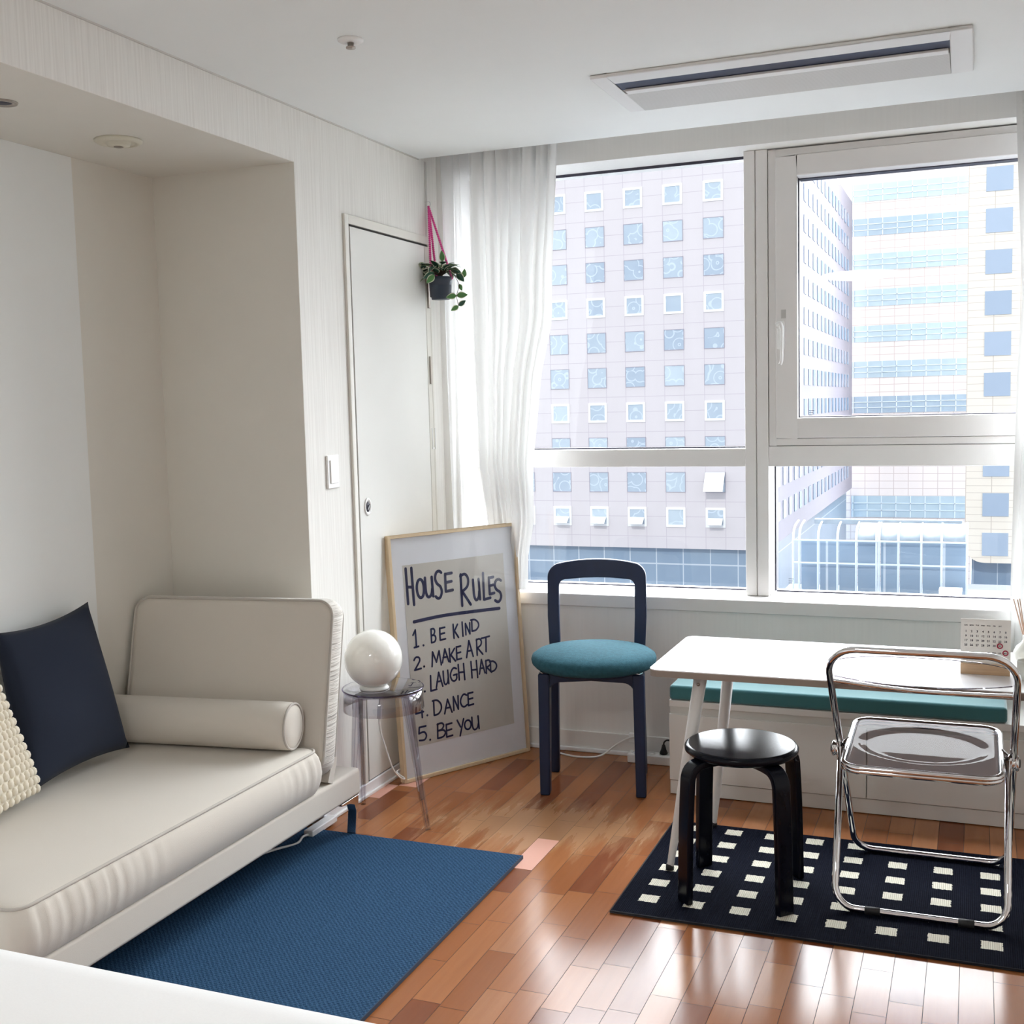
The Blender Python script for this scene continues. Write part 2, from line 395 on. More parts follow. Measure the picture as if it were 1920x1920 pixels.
c = B(); c.box(-.2, RX+.2, RY-.2, -.165, CZ, CZ+.22); c.box(-.2, RX+.2, -.165, .3, 2.52, CZ+.22)
c.obj('ceiling', 'paint', kind='structure')
b = B(); b.box(-.8, 0, NY, .0, -.02, CZ+.2); b.box(-.8, 0, RY, NY, SZ, CZ+.2); b.obj('wall_left', 'wallpaper', kind='structure')
# alcove lining
b = B(); b.box(NX-.14, NX, RY, NY, -.02, SZ); b.box(NX, -.001, NY, NY+.004, -.02, SZ)
v0 = B(); v0.box(NX-.1, NX, RY, NY-.0015, -.02, SZ); v0.obj('wall_alcove', 'paint2', kind='structure')
B().box(NX, -.0006, NY-.0015, NY, 0, SZ).obj('wall_alcove_side', 'paint2', kind='structure')
B().box(NX, -.0006, RY, NY-.0015, SZ-.0015, SZ).obj('ceiling_alcove', 'paint2', kind='structure')
B().box(NX, NX+.0012, -6.0, -1.456, .3, SZ-.002).obj('alcove_lit_panel', 'paint', kind='structure')  # paler sheet: window light on the alcove back wall put into colour
# shadow line between ceiling and left wall, put in as a greyer strip
B().box(.0, .006, RY, -.165, CZ-.004, CZ+.001).obj('shadow_strip', 'cabgap', kind='structure')
# window wall
b = B(); b.box(-.8, .085, 0, .3, -.02, 2.6); b.box(OW, RX+.3, 0, .3, -.02, 2.6); b.box(.085, OW, 0, .3, -.02, .594); b.box(.085, OW, 0, .3, 2.327, 2.6)
b.obj('wall_window', 'lowerwall', kind='structure')
B().box(RX, RX+.2, RY-.2, 0, -.02, 2.6).obj('wall_right', 'wallpaper', kind='structure')
B().box(-.8, RX+.2, RY-.2, RY, -.02, 2.6).obj('wall_rear', 'wallpaper', kind='structure')
b = B(); b.box(.05, OW+.05, -.012, .3, .594, .644); b.obj('window_sill', 'frame', kind='structure', bevel=.004)
b = B(); b.box(.012, RX, -.012, 0, 0, .085); b.obj('baseboard_back', 'base', kind='structure', bevel=.003)
B().box(.012, RX, -.022, -.012, 0, .018).obj('baseboard_back_shoe', 'chromeish', kind='structure', bevel=.004)
b = B(); b.box(0, .012, -1.068, -.02, 0, .048); b.obj('baseboard_left', 'chromeish', kind='structure', bevel=.004)
B().box(.0, .020, -1.068, -.02, 0, .012).obj('baseboard_left_shoe', 'white', kind='structure', bevel=.003)
# curtain track in the pocket
B().box(.02, RX-.02, -.10, -.05, 2.495, 2.52).obj('trim_3', 'white', kind='structure')
B().box(.30, RX, -.006, 0, 2.42, 2.455).obj('trim_4', 'lowerwall', kind='structure')

# window
def window():
    W = struct_root('window_1', (0, 0, 0))
    b = B()
    b.box(1.227, 1.268, .095, .24, .646, 2.326)
    b.box(1.272, 1.315, .095, .24, .646, 2.326); b.box(1.266, 1.274, .105, .24, .646, 2.326)
    b.obj('mullion', 'frame', W, bevel=.002)
    b = B(); b.box(.088, 1.227, .10, .24, 1.145, 1.214); b.box(1.315, OW, .10, .24, 1.145, 1.222); b.obj('transom', 'frame', W, bevel=.002)
    b = B(); b.box(.088, .13, .12, .24, .646, 2.326); b.box(OW-.04, OW, .1, .24, .646, 2.326)
    b.obj('side_frame', 'frame', W, bevel=.002)
    # casing of the opening sash
    def ring(x0, x1, z0, z1, t, y0, y1):
        r = B(); r.box(x0, x0+t, y0, y1, z0, z1); r.box(x1-t, x1, y0, y1, z0, z1); r.box(x0+t, x1-t, y0, y1, z0, z0+t); r.box(x0+t, x1-t, y0, y1, z1-t, z1); return r
    ring(1.317, OW-.042, 1.224, 2.322, .026, .10, .22).obj('casing', 'sash', W, bevel=.002)
    s = ring(1.345, OW-.07, 1.252, 2.294, .076, .085, .20).obj('sash', 'sash', W, bevel=.004)
    ring(1.419, OW-.144, 1.326, 2.220, .006, .150, .198).obj('gasket', 'gasket', W)
    g = B(); g.box(.13, 1.227, .188, .190, 2.316, 2.327); g.box(1.330, 1.336, .14, .19, .66, 1.145); g.box(1.33, OW-.04, .186, .19, .650, .656); g.box(.13, 1.227, .186, .19, .650, .656); g.box(.13, 1.227, .17, .19, 1.214, 1.220)
    g.obj('gasket', 'gasket', W)
    for (x0, x1, z0, z1, y) in ((.13, 1.227, 1.214, 2.326, .19), (.13, 1.227, .646, 1.145, .19), (1.315, OW-.04, .646, 1.145, .19), (1.42, OW-.145, 1.327, 2.219, .175)):
        B().box(x0, x1, y, y+.004, z0, z1).obj('pane', 'glass', W)
    # handle
    h = B(); h.prism(rrect(1.352, 1.379, 1.585, 1.690, .004, 3), lambda x, z: (x, .085, z), lambda x, z: (x, .074, z)); H = h.obj('handle', 'white', W, bevel=.002)
    h = B(); h.tube([(1.362, .074, 1.668), (1.362, .050, 1.668)], .009, 14); h.tube(smoothpath([(1.353, .048, 1.676), (1.366, .046, 1.680), (1.374, .046, 1.664), (1.3735, .048, 1.60), (1.372, .052, 1.545), (1.366, .052, 1.528)], 6), [.0065]*31, 12)
    h.obj('lever', 'white', H)
    k = B(); k.box(1.366, 1.384, .083, .085, 1.70, 1.732); k.obj('latch_sticker', 'grille', W)
    k = B()
    for i in range(3): k.box(1.455, 1.475-.003*i, .1745, .175, 1.352-.008*i, 1.354-.008*i)
    k.obj('glass_stamp', 'gasket', W)
    k = B()
    for i in range(3): k.box(1.375, 1.395-.003*i, .1895, .19, .700-.008*i, .702-.008*i)
    k.obj('glass_stamp', 'gasket', W)
window()

# door on the left wall
def door():
    D = struct_root('door_1', (0, -.44, 0))
    y0, y1, zt = -.775, -.10, 2.078
    b = B(); b.box(0, .010, y0, y0+.026, .048, zt); b.box(0, .010, y1-.012, y1, .048, zt-.034); b.box(0, .010, y0+.026, y1, 2.046, zt)
    b.obj('door_frame', 'doorframe', D, world=True, bevel=.002)
    b = B(); b.box(0, .003, y0+.026, y1-.012, .048, 2.046); b.obj('door_gap', 'darkgap', D, world=True)
    b = B(); b.box(.003, .009, y0+.036, -.150, .052, 2.038); b.obj('door_leaf', 'door', D, world=True, bevel=.0015)
    b = B(); b.box(.003, .0095, -.148, y1-.012, .052, 2.038); b.obj('hinge_stile', 'doorframe', D, world=True, bevel=.0015)
    for z in (1.85, 1.55, .35):
        B().box(.009, .016, -.136, -.120, z-.055, z+.055).obj('hinge', 'hinge', D, world=True, bevel=.002)
    mt = Matrix.Translation((.009, -.684, 1.049))
    hb = B(); hb.lathe([(.0, .0015), (.017, .0015), (.018, .004), (.023, .004), (.0245, .0)], (.009, -.684, 1.049), 32, 'x')
    for i, p in enumerate(hb.v): hb.v[i] = (p[0], p[1], 1.049+(p[2]-1.049)*1.35)
    H = hb.obj('handle', 'white', D, world=True)
    h = B(); h.lathe([(0, .0025), (.0125, .0025), (.013, .001)], (.009, -.684, 1.049), 24, 'x')
    for i, p in enumerate(h.v): h.v[i] = (p[0], p[1], 1.049+(p[2]-1.049)*1.5)
    h.obj('finger_well', 'gasket', H, world=True)
    h = B(); h.bar((.0130, -.692, 1.040), (.0130, -.676, 1.057), .006, .004); h.obj('turn_bar', 'chrome', H, world=True)
door()

# ---------------------------------------------------------------- city outside
def facade_panel(name, col, vx, vz, ox, oz, fx, fz, jc, w=.05, axis='X', streak=True):
    # joints at both edges of the window module: module vx by vz, window part fx, fz
    k = N(name); s = k.n('SeparateXYZ'); k.l(k.coord(), s.inputs[0]); X = s.outputs[axis]; Z = s.outputs['Z']
    def joint(v, o, p, f):
        q = k.math('DIVIDE', k.math('SUBTRACT', v, o), p); fr = k.math('SUBTRACT', q, k.math('FLOOR', q))
        a = k.math('LESS_THAN', fr, w/p); bb = k.math('LESS_THAN', k.math('ABSOLUTE', k.math('SUBTRACT', fr, f)), w/p/2)
        return k.math('MAXIMUM', a, bb)
    j = k.math('MAXIMUM', joint(X, ox, vx, fx), joint(Z, oz, vz, fz))
    nz = k.noise(k.coord((1, 1, .15)), .8, 3)
    base = k.mix(nz, tuple(c*.94 for c in col), col)
    k.pbr(k.mix(j, base, jc), .6); return k.m
def panemat(name, c1, c2, rings=True):
    k = N(name); oi = k.n('ObjectInfo'); v = k.coord((1, 1, 1)); ad = k.n('VectorMath', operation='ADD'); k.l(v, ad.inputs[0])
    mu = k.n('VectorMath', operation='SCALE'); cx = k.n('CombineXYZ'); k.l(oi.outputs['Random'], cx.inputs[0]); k.l(oi.outputs['Random'], cx.inputs[2])
    k.l(cx.outputs[0], mu.inputs[0]); mu.inputs['Scale'].default_value = 37.; k.l(mu.outputs[0], ad.inputs[1])
    vo = k.n('TexVoronoi'); vo.inputs['Scale'].default_value = 1.0; k.l(ad.outputs[0], vo.inputs['Vector'])
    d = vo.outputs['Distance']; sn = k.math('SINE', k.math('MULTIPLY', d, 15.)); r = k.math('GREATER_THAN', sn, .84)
    nz = k.noise(ad.outputs[0], .8, 3)
    base = k.mix(k.math('MULTIPLY_ADD', oi.outputs['Random'], .6, k.math('MULTIPLY', nz, .5)), c1, c2)
    if rings: base = k.mix(k.math('MULTIPLY', r, .5), base, (.62, .70, .78))  # swirling reflections painted into the pane colour as pale rings
    k.pbr(base, .25); return k.m
FB = .62     # facade reflectances
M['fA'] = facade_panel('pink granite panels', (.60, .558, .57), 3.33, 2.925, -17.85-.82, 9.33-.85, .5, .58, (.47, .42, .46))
M['fAs'] = facade_panel('pink granite shaded side', (.33, .31, .37), 3.33, 2.925, 90, 9.33-.85, .5, .58, (.33, .31, .38), axis='Y')  # same stone as the front; side-wall shade put into the colour
M['fB'] = facade_panel('pale pink panels', (.72, .665, .65), 1.86, 1.0, -13.6, 0, .999, .999, (.50, .43, .42), .06)
M['fC'] = facade_panel('cream panels', (.86, .78, .66), 2.4, 1.44, 1.77, -15.0, .999, .5, (.60, .52, .44), .05)
M['wh'] = plain('white frames outside', (.80, .80, .80), .4, var=.01)
M['pA'] = panemat('hotel glazing', (.29, .355, .45), (.50, .58, .63))
M['pB'] = panemat('office glazing', (.26, .34, .44), (.46, .58, .64), False)
M['pC'] = panemat('tower glazing', (.34, .42, .52), (.42, .50, .60), False)
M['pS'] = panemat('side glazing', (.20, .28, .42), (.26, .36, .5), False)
M['steel'] = plain('pale steel frame', (.62, .70, .76), .4)
def base_glass():
    k = N('plinth glazing'); s = k.n('SeparateXYZ'); k.l(k.coord(), s.inputs[0])
    q = k.math('DIVIDE', s.outputs['X'], 2.3); fr = k.math('SUBTRACT', q, k.math('FLOOR', q)); j = k.math('LESS_THAN', fr, .04)
    q = k.math('DIVIDE', k.math('ADD', s.outputs['Z'], 12.25), 6.); fr = k.math('SUBTRACT', q, k.math('FLOOR', q)); j = k.math('MAXIMUM', j, k.math('LESS_THAN', fr, .02))
    nz = k.noise(k.coord((.35, 1, .25)), 1, 2)
    k.pbr(k.mix(j, k.mix(nz, (.17, .24, .34), (.27, .36, .45)), (.48, .54, .60)), .3); return k.m
M['pl'] = base_glass()
M['bay'] = plain('milky roof glazing', (.30, .34, .38), .8, var=.25, scale=3)
M['roofw'] = plain('pale roof membrane', (.10, .11, .13), 1., var=.1, scale=2)
M['asph'] = plain('street', (.12, .13, .15), 1.)

def hotel():
    R_ = thing('hotel_building', 'pale pink stone block with a grid of square windows across the street', 'building', (-30, 90, -30))
    b = B(); b.box(-60, -13.7, 90, 158, -10.8, 27); b.obj('facade', 'fA', R_, world=True)
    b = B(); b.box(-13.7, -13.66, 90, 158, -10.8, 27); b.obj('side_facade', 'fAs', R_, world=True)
    b = B(); b.box(-60, -14.3, 90.6, 157, -30, -10.8); b.obj('glazed_plinth', 'pl', R_, world=True)
    rows = [18.153-2.925*i for i in range(-1, 10)]
    for i, z in enumerate(rows):
        for j in range(6):
            xc = -17.85-3.325*j; white = (i % 3 == 1); 
            if white:
                f = B(); s = .82; t = .19
                f.box(xc-s, xc-s+t, 89.93, 90, z-s, z+s); f.box(xc+s-t, xc+s, 89.93, 90, z-s, z+s); f.box(xc-s+t, xc+s-t, 89.93, 90, z-s, z-s+t); f.box(xc-s+t, xc+s-t, 89.93, 90, z+s-t, z+s)
                W = f.obj('window', 'wh', R_, world=True); hs = s-t
            else:
                f = B(); s = .84; t = .04
                f.box(xc-s, xc-s+t, 89.95, 90, z-s, z+s); f.box(xc+s-t, xc+s, 89.95, 90, z-s, z+s); f.box(xc-s+t, xc+s-t, 89.95, 90, z-s, z-s+t); f.box(xc-s+t, xc+s-t, 89.95, 90, z+s-t, z+s)
                W = f.obj('window', 'fAs', R_, world=True); hs = s-t
            B().box(xc-hs, xc+hs, 89.97, 90, z-hs, z+hs).obj('pane', 'pA', W, world=True)
            if i == 10 and j != 1:
                B().add([(xc-.5, 89.2, z-.55), (xc+.62, 89.2, z-.55), (xc+.62, 89.9, z-.05), (xc-.62, 89.9, z-.05)], [(0, 1, 2, 3)]).obj('open_vent', 'wh', W, world=True, solid=.05)
            if i == 9 and j == 0:
                B().add([(xc-.80, 88.9, z-.7), (xc+.8, 88.9, z-.7), (xc+.8, 89.9, z+.8), (xc-.8, 89.9, z+.8)], [(0, 1, 2, 3)]).obj('open_vent', 'wh', W, world=True, solid=.05)
    # side windows, nearest forty singly, the others as one
    cells = [(y, z) for y in [92.2+3.33*k for k in range(19)] for z in [23.975-2.925*i for i in range(12)]]
    cells.sort(key=lambda c: c[0])
    near = cells[:40]; far = B()
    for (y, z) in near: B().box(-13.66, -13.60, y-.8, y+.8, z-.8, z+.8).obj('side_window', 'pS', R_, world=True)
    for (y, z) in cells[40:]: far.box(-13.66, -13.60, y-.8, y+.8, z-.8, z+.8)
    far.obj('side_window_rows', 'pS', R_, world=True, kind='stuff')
hotel()
def office():
    R_ = thing('office_building', 'pale pink office block with long horizontal ribbon windows at the far end of the street', 'building', (-6, 160, -30))
    B().box(-16, 1.3, 160, 185, -30, 48).obj('facade', 'fB', R_, world=True)
    bands = [(27.28, 29.55), (22.79, 25.04), (18.19, 20.26), (13.47, 15.55), (8.73, 10.82), (3.96, 6.10), (-.77, 1.45), (-5.4, -3.2), (-10.15, -8.59+.6), (-15.9, -12.72), (32.0, 34.2)]
    bands = [(27.28, 29.55), (22.79, 25.04), (18.19, 20.4), (13.47, 15.7), (8.73, 10.9), (3.96, 6.15), (-.77, 1.45), (-6.9, -3.6), (-14.9, -12.0), (32.0, 34.2)]
    for (z0, z1) in bands:
        w_ = B().box(-13.9, .62, 159.9, 160, z0, z1).obj('ribbon_window', 'pB', R_, world=True)
        g = B()
        for i in range(9): g.box(-13.7+1.86*i-.06, -13.7+1.86*i+.06, 159.8, 159.9, z0, z1)
        for f in (.33, .66): g.box(-13.9, .62, 159.8, 159.9, z0+(z1-z0)*f-.05, z0+(z1-z0)*f+.05)
        g.obj('glazing_bars', 'steel', w_, world=True)
office()
def tower():
    R_ = thing('cream_tower', 'cream clad tower with single square windows beside the pink office block', 'building', (4, 120, -15))
    p = [(9, 45), (.95, 45), (.95, -13.6)]+[(2.75+1.8*cos(a), -13.6+1.8*sin(a)) for a in [pi+pi/2*i/8 for i in range(1, 9)]]+[(9, -15.4)]
    B().prism(p, lambda x, z: (x, 120, z), lambda x, z: (x, 135, z)).obj('facade', 'fC', R_, world=True)
    for i in range(11):
        z = 14.2-3.96*(i-3)
        if z > -14: B().box(2.55, 4.97, 119.92, 120, z-1.15, z+1.15).obj('window', 'pC', R_, world=True)
    B().box(1.6, 9, 122, 134, -30, -15.4).obj('glazed_plinth', 'pl', R_, world=True)
tower()
def podium():
    B().box(-5.6, 30, 47.5, 90, -30.2, -13.0).obj('trim_5', 'roofw', kind='structure')
    B().box(-60, 60, .4, 250, -30.4, -30.2).obj('trim_6', 'asph', kind='structure')
    B().box(-5.6, 30, 30, 47.5, -30.2, -6.75).obj('trim_7', 'roofw', kind='structure')
    R_ = thing('glass_pavilion', 'steel and glass roof pavilion with curved white bay tops on the terrace below', 'pavilion', (-1.5, 46, -6.75))
    xs = [-5.1, -4.85, -4.08, -3.30, -2.55, -1.75, -1.65, -.90, -.02, .75, 1.7]
    for x in xs:
        B().tube(smoothpath([(x, 45, -6.75), (x, 45, -5.5), (x, 45.05, -4.4), (x, 45.5, -4.0), (x, 46.6, -3.85)], 5), .045, 8).obj('rib', 'steel', R_, world=True)
    for z in (-5.45, -4.5): B().box(-5.1, 1.7, 44.97, 45.03, z-.03, z+.03).obj('rail', 'steel', R_, world=True)
    for i in range(len(xs)-1):
        x0, x1 = xs[i]+.05, xs[i+1]-.05
        if x1-x0 < .2: continue
        if i >= 4: B().grid(lambda u, v: (x0+(x1-x0)*u, 45.1+1.4*v, -4.45+.6*sqrt(max(0, v))), 1, 6).obj('roof_bay', 'bay', R_, world=True, solid=.03)
        B().box(x0, x1, 45.3, 45.34, -6.7, -4.5).obj('glazing', 'pl', R_, world=True)
    B().box(-4.4, 1.5, 46.4, 46.8, -3.95, -3.75).obj('roof_beam', 'bay', R_, world=True)
    t = thing('rooftop_unit', 'white box unit on the terrace in front of the glass pavilion', 'vent unit', (1.15, 44, -6.75))
    B().box(.8, 1.45, 43.7, 44.4, -6.75, -6.35).obj('body', 'wh', t, world=True); B().box(.7, 1.55, 43.6, 44.5, -6.35, -6.22).obj('lid', 'wh', t, world=True)
podium()

# ---------------------------------------------------------------- ceiling fittings
def ac():
    A = thing('air_conditioner', 'white ceiling air conditioner cassette with long dark slot and grille', 'air conditioner', (1.5, -.75, CZ))
    o = (.968, 2.031, -.968, -.530); i = (1.02, 1.972, -.885, -.548); z0, z1 = CZ-.012, CZ
    b = B(); b.box(o[0], i[0], o[2], o[3], z0, z1); b.box(i[1], o[1], o[2], o[3], z0, z1); b.box(i[0], i[1], o[2], i[2], z0, z1); b.box(i[0], i[1], i[3], o[3], z0, z1)
    b.obj('panel', 'acwhite', A, world=True, bevel=.004)
    B().box(i[0], i[1], i[2], -.80, z0+.0025, z1).obj('air_slot', 'acdark', A, world=True)
    fl = B(); fl.box(i[0]+.012, i[1]-.006, -.812, -.774, CZ-.018, CZ-.010); fl.obj('louvre', 'acwhite', A, world=True, bevel=.002)
    B().box(i[0]+.004, i[1]-.004, -.778, i[3], z0-.004, z1-.001).obj('intake_grille', 'grille', A, world=True, bevel=.001)
    c = B()
    for x in (1.28, 1.55, 1.80): c.box(x, x+.006, -.845, -.80, z0+.004, z1-.001)
    c.obj('slot_bracket', 'hinge', A, world=True)
ac()
t = thing('sprinkler_head', 'small white sprinkler head on the main ceiling', 'sprinkler', (.505, -1.58, CZ))
B().lathe([(0, 0), (.034, 0), (.034, -.004), (.026, -.009), (0, -.009)], (0, 0, 0), 32).obj('rosette', 'white', t)
B().lathe([(0, -.009), (.009, -.009), (.008, -.018), (.013, -.020), (.013, -.023), (0, -.023)], (0, 0, 0), 20).obj('nozzle', 'hinge', t)
t = thing('smoke_detector', 'round cream disc fitting on the alcove soffit', 'smoke detector', (-.282, -1.567, SZ-.0015))
B().lathe([(0, 0), (.068, 0), (.068, -.005), (.060, -.010), (.052, -.011), (.050, -.008), (.034, -.008), (.032, -.016), (.012, -.019), (0, -.019)], (0, 0, 0), 40).obj('disc', plain('cream plastic', (.66, .63, .52), .5), t)
B().lathe([(0, -.0195), (.014, -.0195), (.012, -.021), (0, -.021)], (0, 0, 0), 24).obj('sensor', 'hinge', t)
t = thing('recessed_downlight', 'recessed downlight with dark centre in the alcove soffit', 'downlight', (-.255, -2.03, SZ-.0015))
B().lathe([(.024, 0), (.038, 0), (.036, -.004), (.026, -.004), (.024, 0)], (0, 0, 0), 32).obj('ring', 'hinge', t)
B().lathe([(0, -.001), (.024, -.001), (.022, -.002), (0, -.002)], (0, 0, 0), 24).obj('lens', 'gasket', t)
for (x, y) in ((1.2, -4.7),):  # unseen lamp added behind the camera as front fill
    t = thing('added_fill_light', 'round flush added fill light over the bed behind the viewpoint', 'added fill light', (x, y, CZ))
    B().lathe([(0, 0), (.31, 0), (.31, -.03), (.30, -.03), (0, -.028)], (0, 0, 0), 48).obj('rim', 'white', t)
    B().lathe([(0, -.028), (.29, -.028), (.28, -.05), (.2, -.062), (0, -.066)], (0, 0, 0), 48).obj('diffuser', 'fillemit', t)

# light switch
t = thing('light_switch', 'white light switch plate on the wall beside the door', 'light switch', (0, -.91, 1.19))
B().box(0, .008, -.038, .038, -.057, .057).obj('plate', 'white', t, bevel=.003)
B().box(.008, .012, -.024, .024, -.040, .040).obj('rocker', 'white', t, bevel=.002)

# ---------------------------------------------------------------- curtains and cord
def curtain(name, label, x0, xr, zt, zb, folds, amp, yc, seed, group='sheer curtains at the window', dense=None, lo=False, mt='curtain'):
    rnd = random.Random(seed); ph = [rnd.random()*6 for _ in range(8)]
    def fn(u, v):
        z = zt+(zb-zt)*v; a, b_ = (x0(z), xr(z)); uu = u**(dense or 1)
        A = amp*(.5+.5*min(1, v*3)+.25*sin(ph[0]+u*9)); p = 2*pi*folds*u+.5*sin(2*v+ph[1]+u*7)+.8*sin(u*11+ph[2])
        if lo:
            k = max(0, min(1, (1.15-z)/.2)); A *= 1-.6*k
        y = yc+(.040*k if lo else 0)+A*sin(p)+.35*A*sin(2.3*p+ph[3]+v)+.006*sin(v*9+u*15)
        x = a+(b_-a)*uu+.008*sin(p*1.0+pi/2)*(.5+v)
        return (x, y, z)
    b = B(); b.grid(fn, folds*22, 40)
    o = b.obj(name, mt, None)
    tag(o, label, 'curtain', group); return o
def interp(t):
    def f(z):
        for (za, xa), (zb, xb) in zip(t, t[1:]):
            if z >= zb: return xa+(xb-xa)*(za-z)/(za-zb)
        return t[-1][1]
    return f
curtain('sheer_curtain', 'white sheer curtain gathered and swept aside next to the framed print', interp([(2.5, .165), (2.0, .175), (1.5, .185), (.9, .20), (0, .22)]),
        interp([(2.5, .552), (2.38, .547), (1.93, .515), (1.73, .508), (1.52, .455), (1.2, .415), (.92, .395), (.8, .37), (.5, .36), (.02, .36)]), 2.494, .66, 7, .030, -.080, 4, lo=True)
curtain('sheer_curtain', 'narrow thin strip of white sheer curtain hanging behind the planter', interp([(2.5, .035), (0, .05)]),
        interp([(2.5, .165), (2.0, .165), (1.2, .165), (0, .165)]), 2.494, .10, 3, .012, -.050, 9, mt='thinvoile')
curtain('sheer_curtain', 'white sheer curtain falling behind the calendar and reed diffuser', interp([(2.5, 2.155), (2.38, 2.155), (1.72, 2.183), (1.47, 2.170), (1.1, 2.163), (.64, 2.155), (0, 2.15)]),
        interp([(2.5, 2.95), (0, 2.95)]), 2.494, .42, 12, .024, -.080, 12)
t = thing('blind_cord', 'thin white blind cord with clear cleat beside the door', 'cord', (.0, -.11, 1.233))
B().tube([(.004, -.100, CZ-.001), (.004, -.104, 1.9), (.004, -.108, 1.30)], .0016, 6).obj('cord', 'cable', t, world=True)
B().tube([(.004, -.108, CZ-.001), (.004, -.110, 1.9), (.004, -.118, 1.30)], .0016, 6).obj('cord', 'cable', t, world=True)
b = B(); b.box(.0, .003, -.130, -.100, 1.233, 1.318); b.box(.003, .012, -.130, -.125, 1.233, 1.318); b.box(.003, .012, -.105, -.100, 1.233, 1.318); b.box(.003, .010, -.125, -.105, 1.233, 1.240)
b.obj('cleat', 'white', t, world=True, bevel=.001)
B().box(.003, .008, -.119, -.111, 1.253, 1.293).obj('cleat_slot', 'hinge', t, world=True)

# ---------------------------------------------------------------- hanging planter
def planter():
    P = thing('hanging_planter', 'dark hanging pot of variegated trailing leaves on pink beaded strings', 'plant', (.055, -.135, 1.84))
    c = Vector((.071, -.140, 0)); zb, zt = 1.826, 1.912
    B().lathe([(0, zb), (.036, zb), (.046, zt-.02), (.050, zt), (.046, zt), (.042, zb+.01), (0, zb+.01)], (c.x, c.y, 0), 36).obj('pot', 'pot', P, world=True)
    hook = Vector((.016, -.112, 2.195))
    for a in (0.15, 2.3, 4.3):
        e = Vector((c.x+.048*cos(a), c.y+.048*sin(a), zt-.005)); b = B(); d = hook-e; n = 36
        for i in range(n+1):
            p = e+d*(i/n); r = .0056
            b.lathe([(0, -r), (r*.8, -r*.5), (r, 0), (r*.8, r*.5), (0, r)], p, 8)
        b.obj('beaded_string', 'pink', P, world=True)
    rnd = random.Random(5); st = B(); lf = B()
    def leafm(base, d, L, W, up=Vector((0, 0, 1)), bright=False):
        d = d.normalized(); s = d.cross(up)
        if s.length < .1: s = d.cross(Vector((1, 0, 0)))
        s.normalize(); n = s.cross(d); nn = 8
        g = (.09, .26, .07) if bright else (.016, .085, .055)
        ed = (.66, .68, .50); pts = []
        for i in range(nn+1):
            t = i/nn; wd = W*sin(pi*t**.85)**.8*(1-.25*t) if 0 < t < 1 else 0
            cen = base+d*L*t+n*(-.25*L*t*t); pts.append((cen, wd*1.15))
        for i in range(nn):
            (c0, w0), (c1, w1) = pts[i], pts[i+1]
            for sg in (-1, 1):
                for (f0, f1, col) in ((0, .72, g), (.72, 1., ed)):
                    q = [c0+s*sg*w0*f0+n*w0*f0*.25, c0+s*sg*w0*f1+n*w0*f1*.25, c1+s*sg*w1*f1+n*w1*f1*.25, c1+s*sg*w1*f0+n*w1*f0*.25]
                    lf.add(q, [(0, 1, 2, 3)], True, col)
    top = Vector((c.x, c.y, zt))
    for i in range(40):
        a = rnd.random()*2*pi; e = rnd.uniform(-.3, 1.1); d = Vector((cos(a)*cos(e), sin(a)*cos(e), sin(e)*.8+.05))
        m = top+Vector((d.x*.035, d.y*.035, .012+.036*rnd.random())); st.tube([top, (top+m)/2+Vector((0, 0, .01)), m], .0013, 5)
        leafm(m, d+Vector((0, 0, -.3)), rnd.uniform(.042, .060), rnd.uniform(.014, .019), bright=rnd.random() < .3)
    # trailing vines toward the room and window
    R = Vector((.93, .37, 0)); F_ = Vector((.2, -.95, 0))
    def vine(pts, leaves):
        sm = smoothpath(pts, 6); st.tube(sm, .0012, 5)
        for (t, d, L, br) in leaves: leafm(sm[min(len(sm)-1, int(t*(len(sm)-1)))], d, L, L*.30, up=F_*-1+Vector((0, 0, .3)), bright=br)
    vine([top, top+R*.05+Vector((0, -.03, .02)), top+R*.085+Vector((0, -.03, -.03)), top+R*.075+Vector((0, -.03, -.075)), top+R*.082+Vector((0, -.03, -.115))],
         [(.75, R*1.+Vector((0, 0, .1)), .045, True), (.78, R*-1.+Vector((0, 0, -.1)), .042, True), (1., R*.8+Vector((0, 0, .6)), .036, False), (1., R*-.9+Vector((0, 0, -.5)), .036, True), (.5, R*.5+Vector((0, 0, -.9)), .03, True)])
    vine([top, top+R*.04+Vector((0, -.02, .03)), top+R*.10+Vector((0, -.02, -.005))], [(.8, R*.7+Vector((0, 0, -.7)), .048, False), (1., R*.2+Vector((0, 0, 1)), .035, True), (.6, R*.9+Vector((0, 0, -.2)), .045, False)])
    vine([top, top+R*.015+Vector((0, -.02, .05)), top+R*.018+Vector((0, -.02, .06))], [(1., Vector((.02, 0, 1)), .042, True)])
    vine([top, top+R*-.03+Vector((0, -.02, .03)), top+R*-.045+Vector((0, -.02, .04))], [(1., R*-1+Vector((0, 0, .25)), .05, False)])
    vine([top, top+Vector((0, -.04, .02)), top+Vector((.0, -.055, .005))], [(1., R*-.6+Vector((0, 0, -.6)), .045, True), (.8, R*-1.+Vector((0, 0, -.45)), .05, False)])
    lf.v = [(max(p[0], .004+.02*random.random()*(p[0] < .004)), min(p[1], -.078), p[2]) for p in lf.v]
    st.obj('stems', 'stem', P, world=True); lf.obj('foliage', 'leaf', P, world=True)
    h = thing('wall_hook', 'small metal hook on the wall holding the planter', 'hook', (.0, -.112, 2.20))
    B().tube(smoothpath([(0.0, -.112, 2.215), (.018, -.112, 2.215), (.024, -.112, 2.205), (.018, -.112, 2.194), (.010, -.112, 2.197)], 5), .0017, 8).obj('hook', 'chrome', h, world=True)
planter()

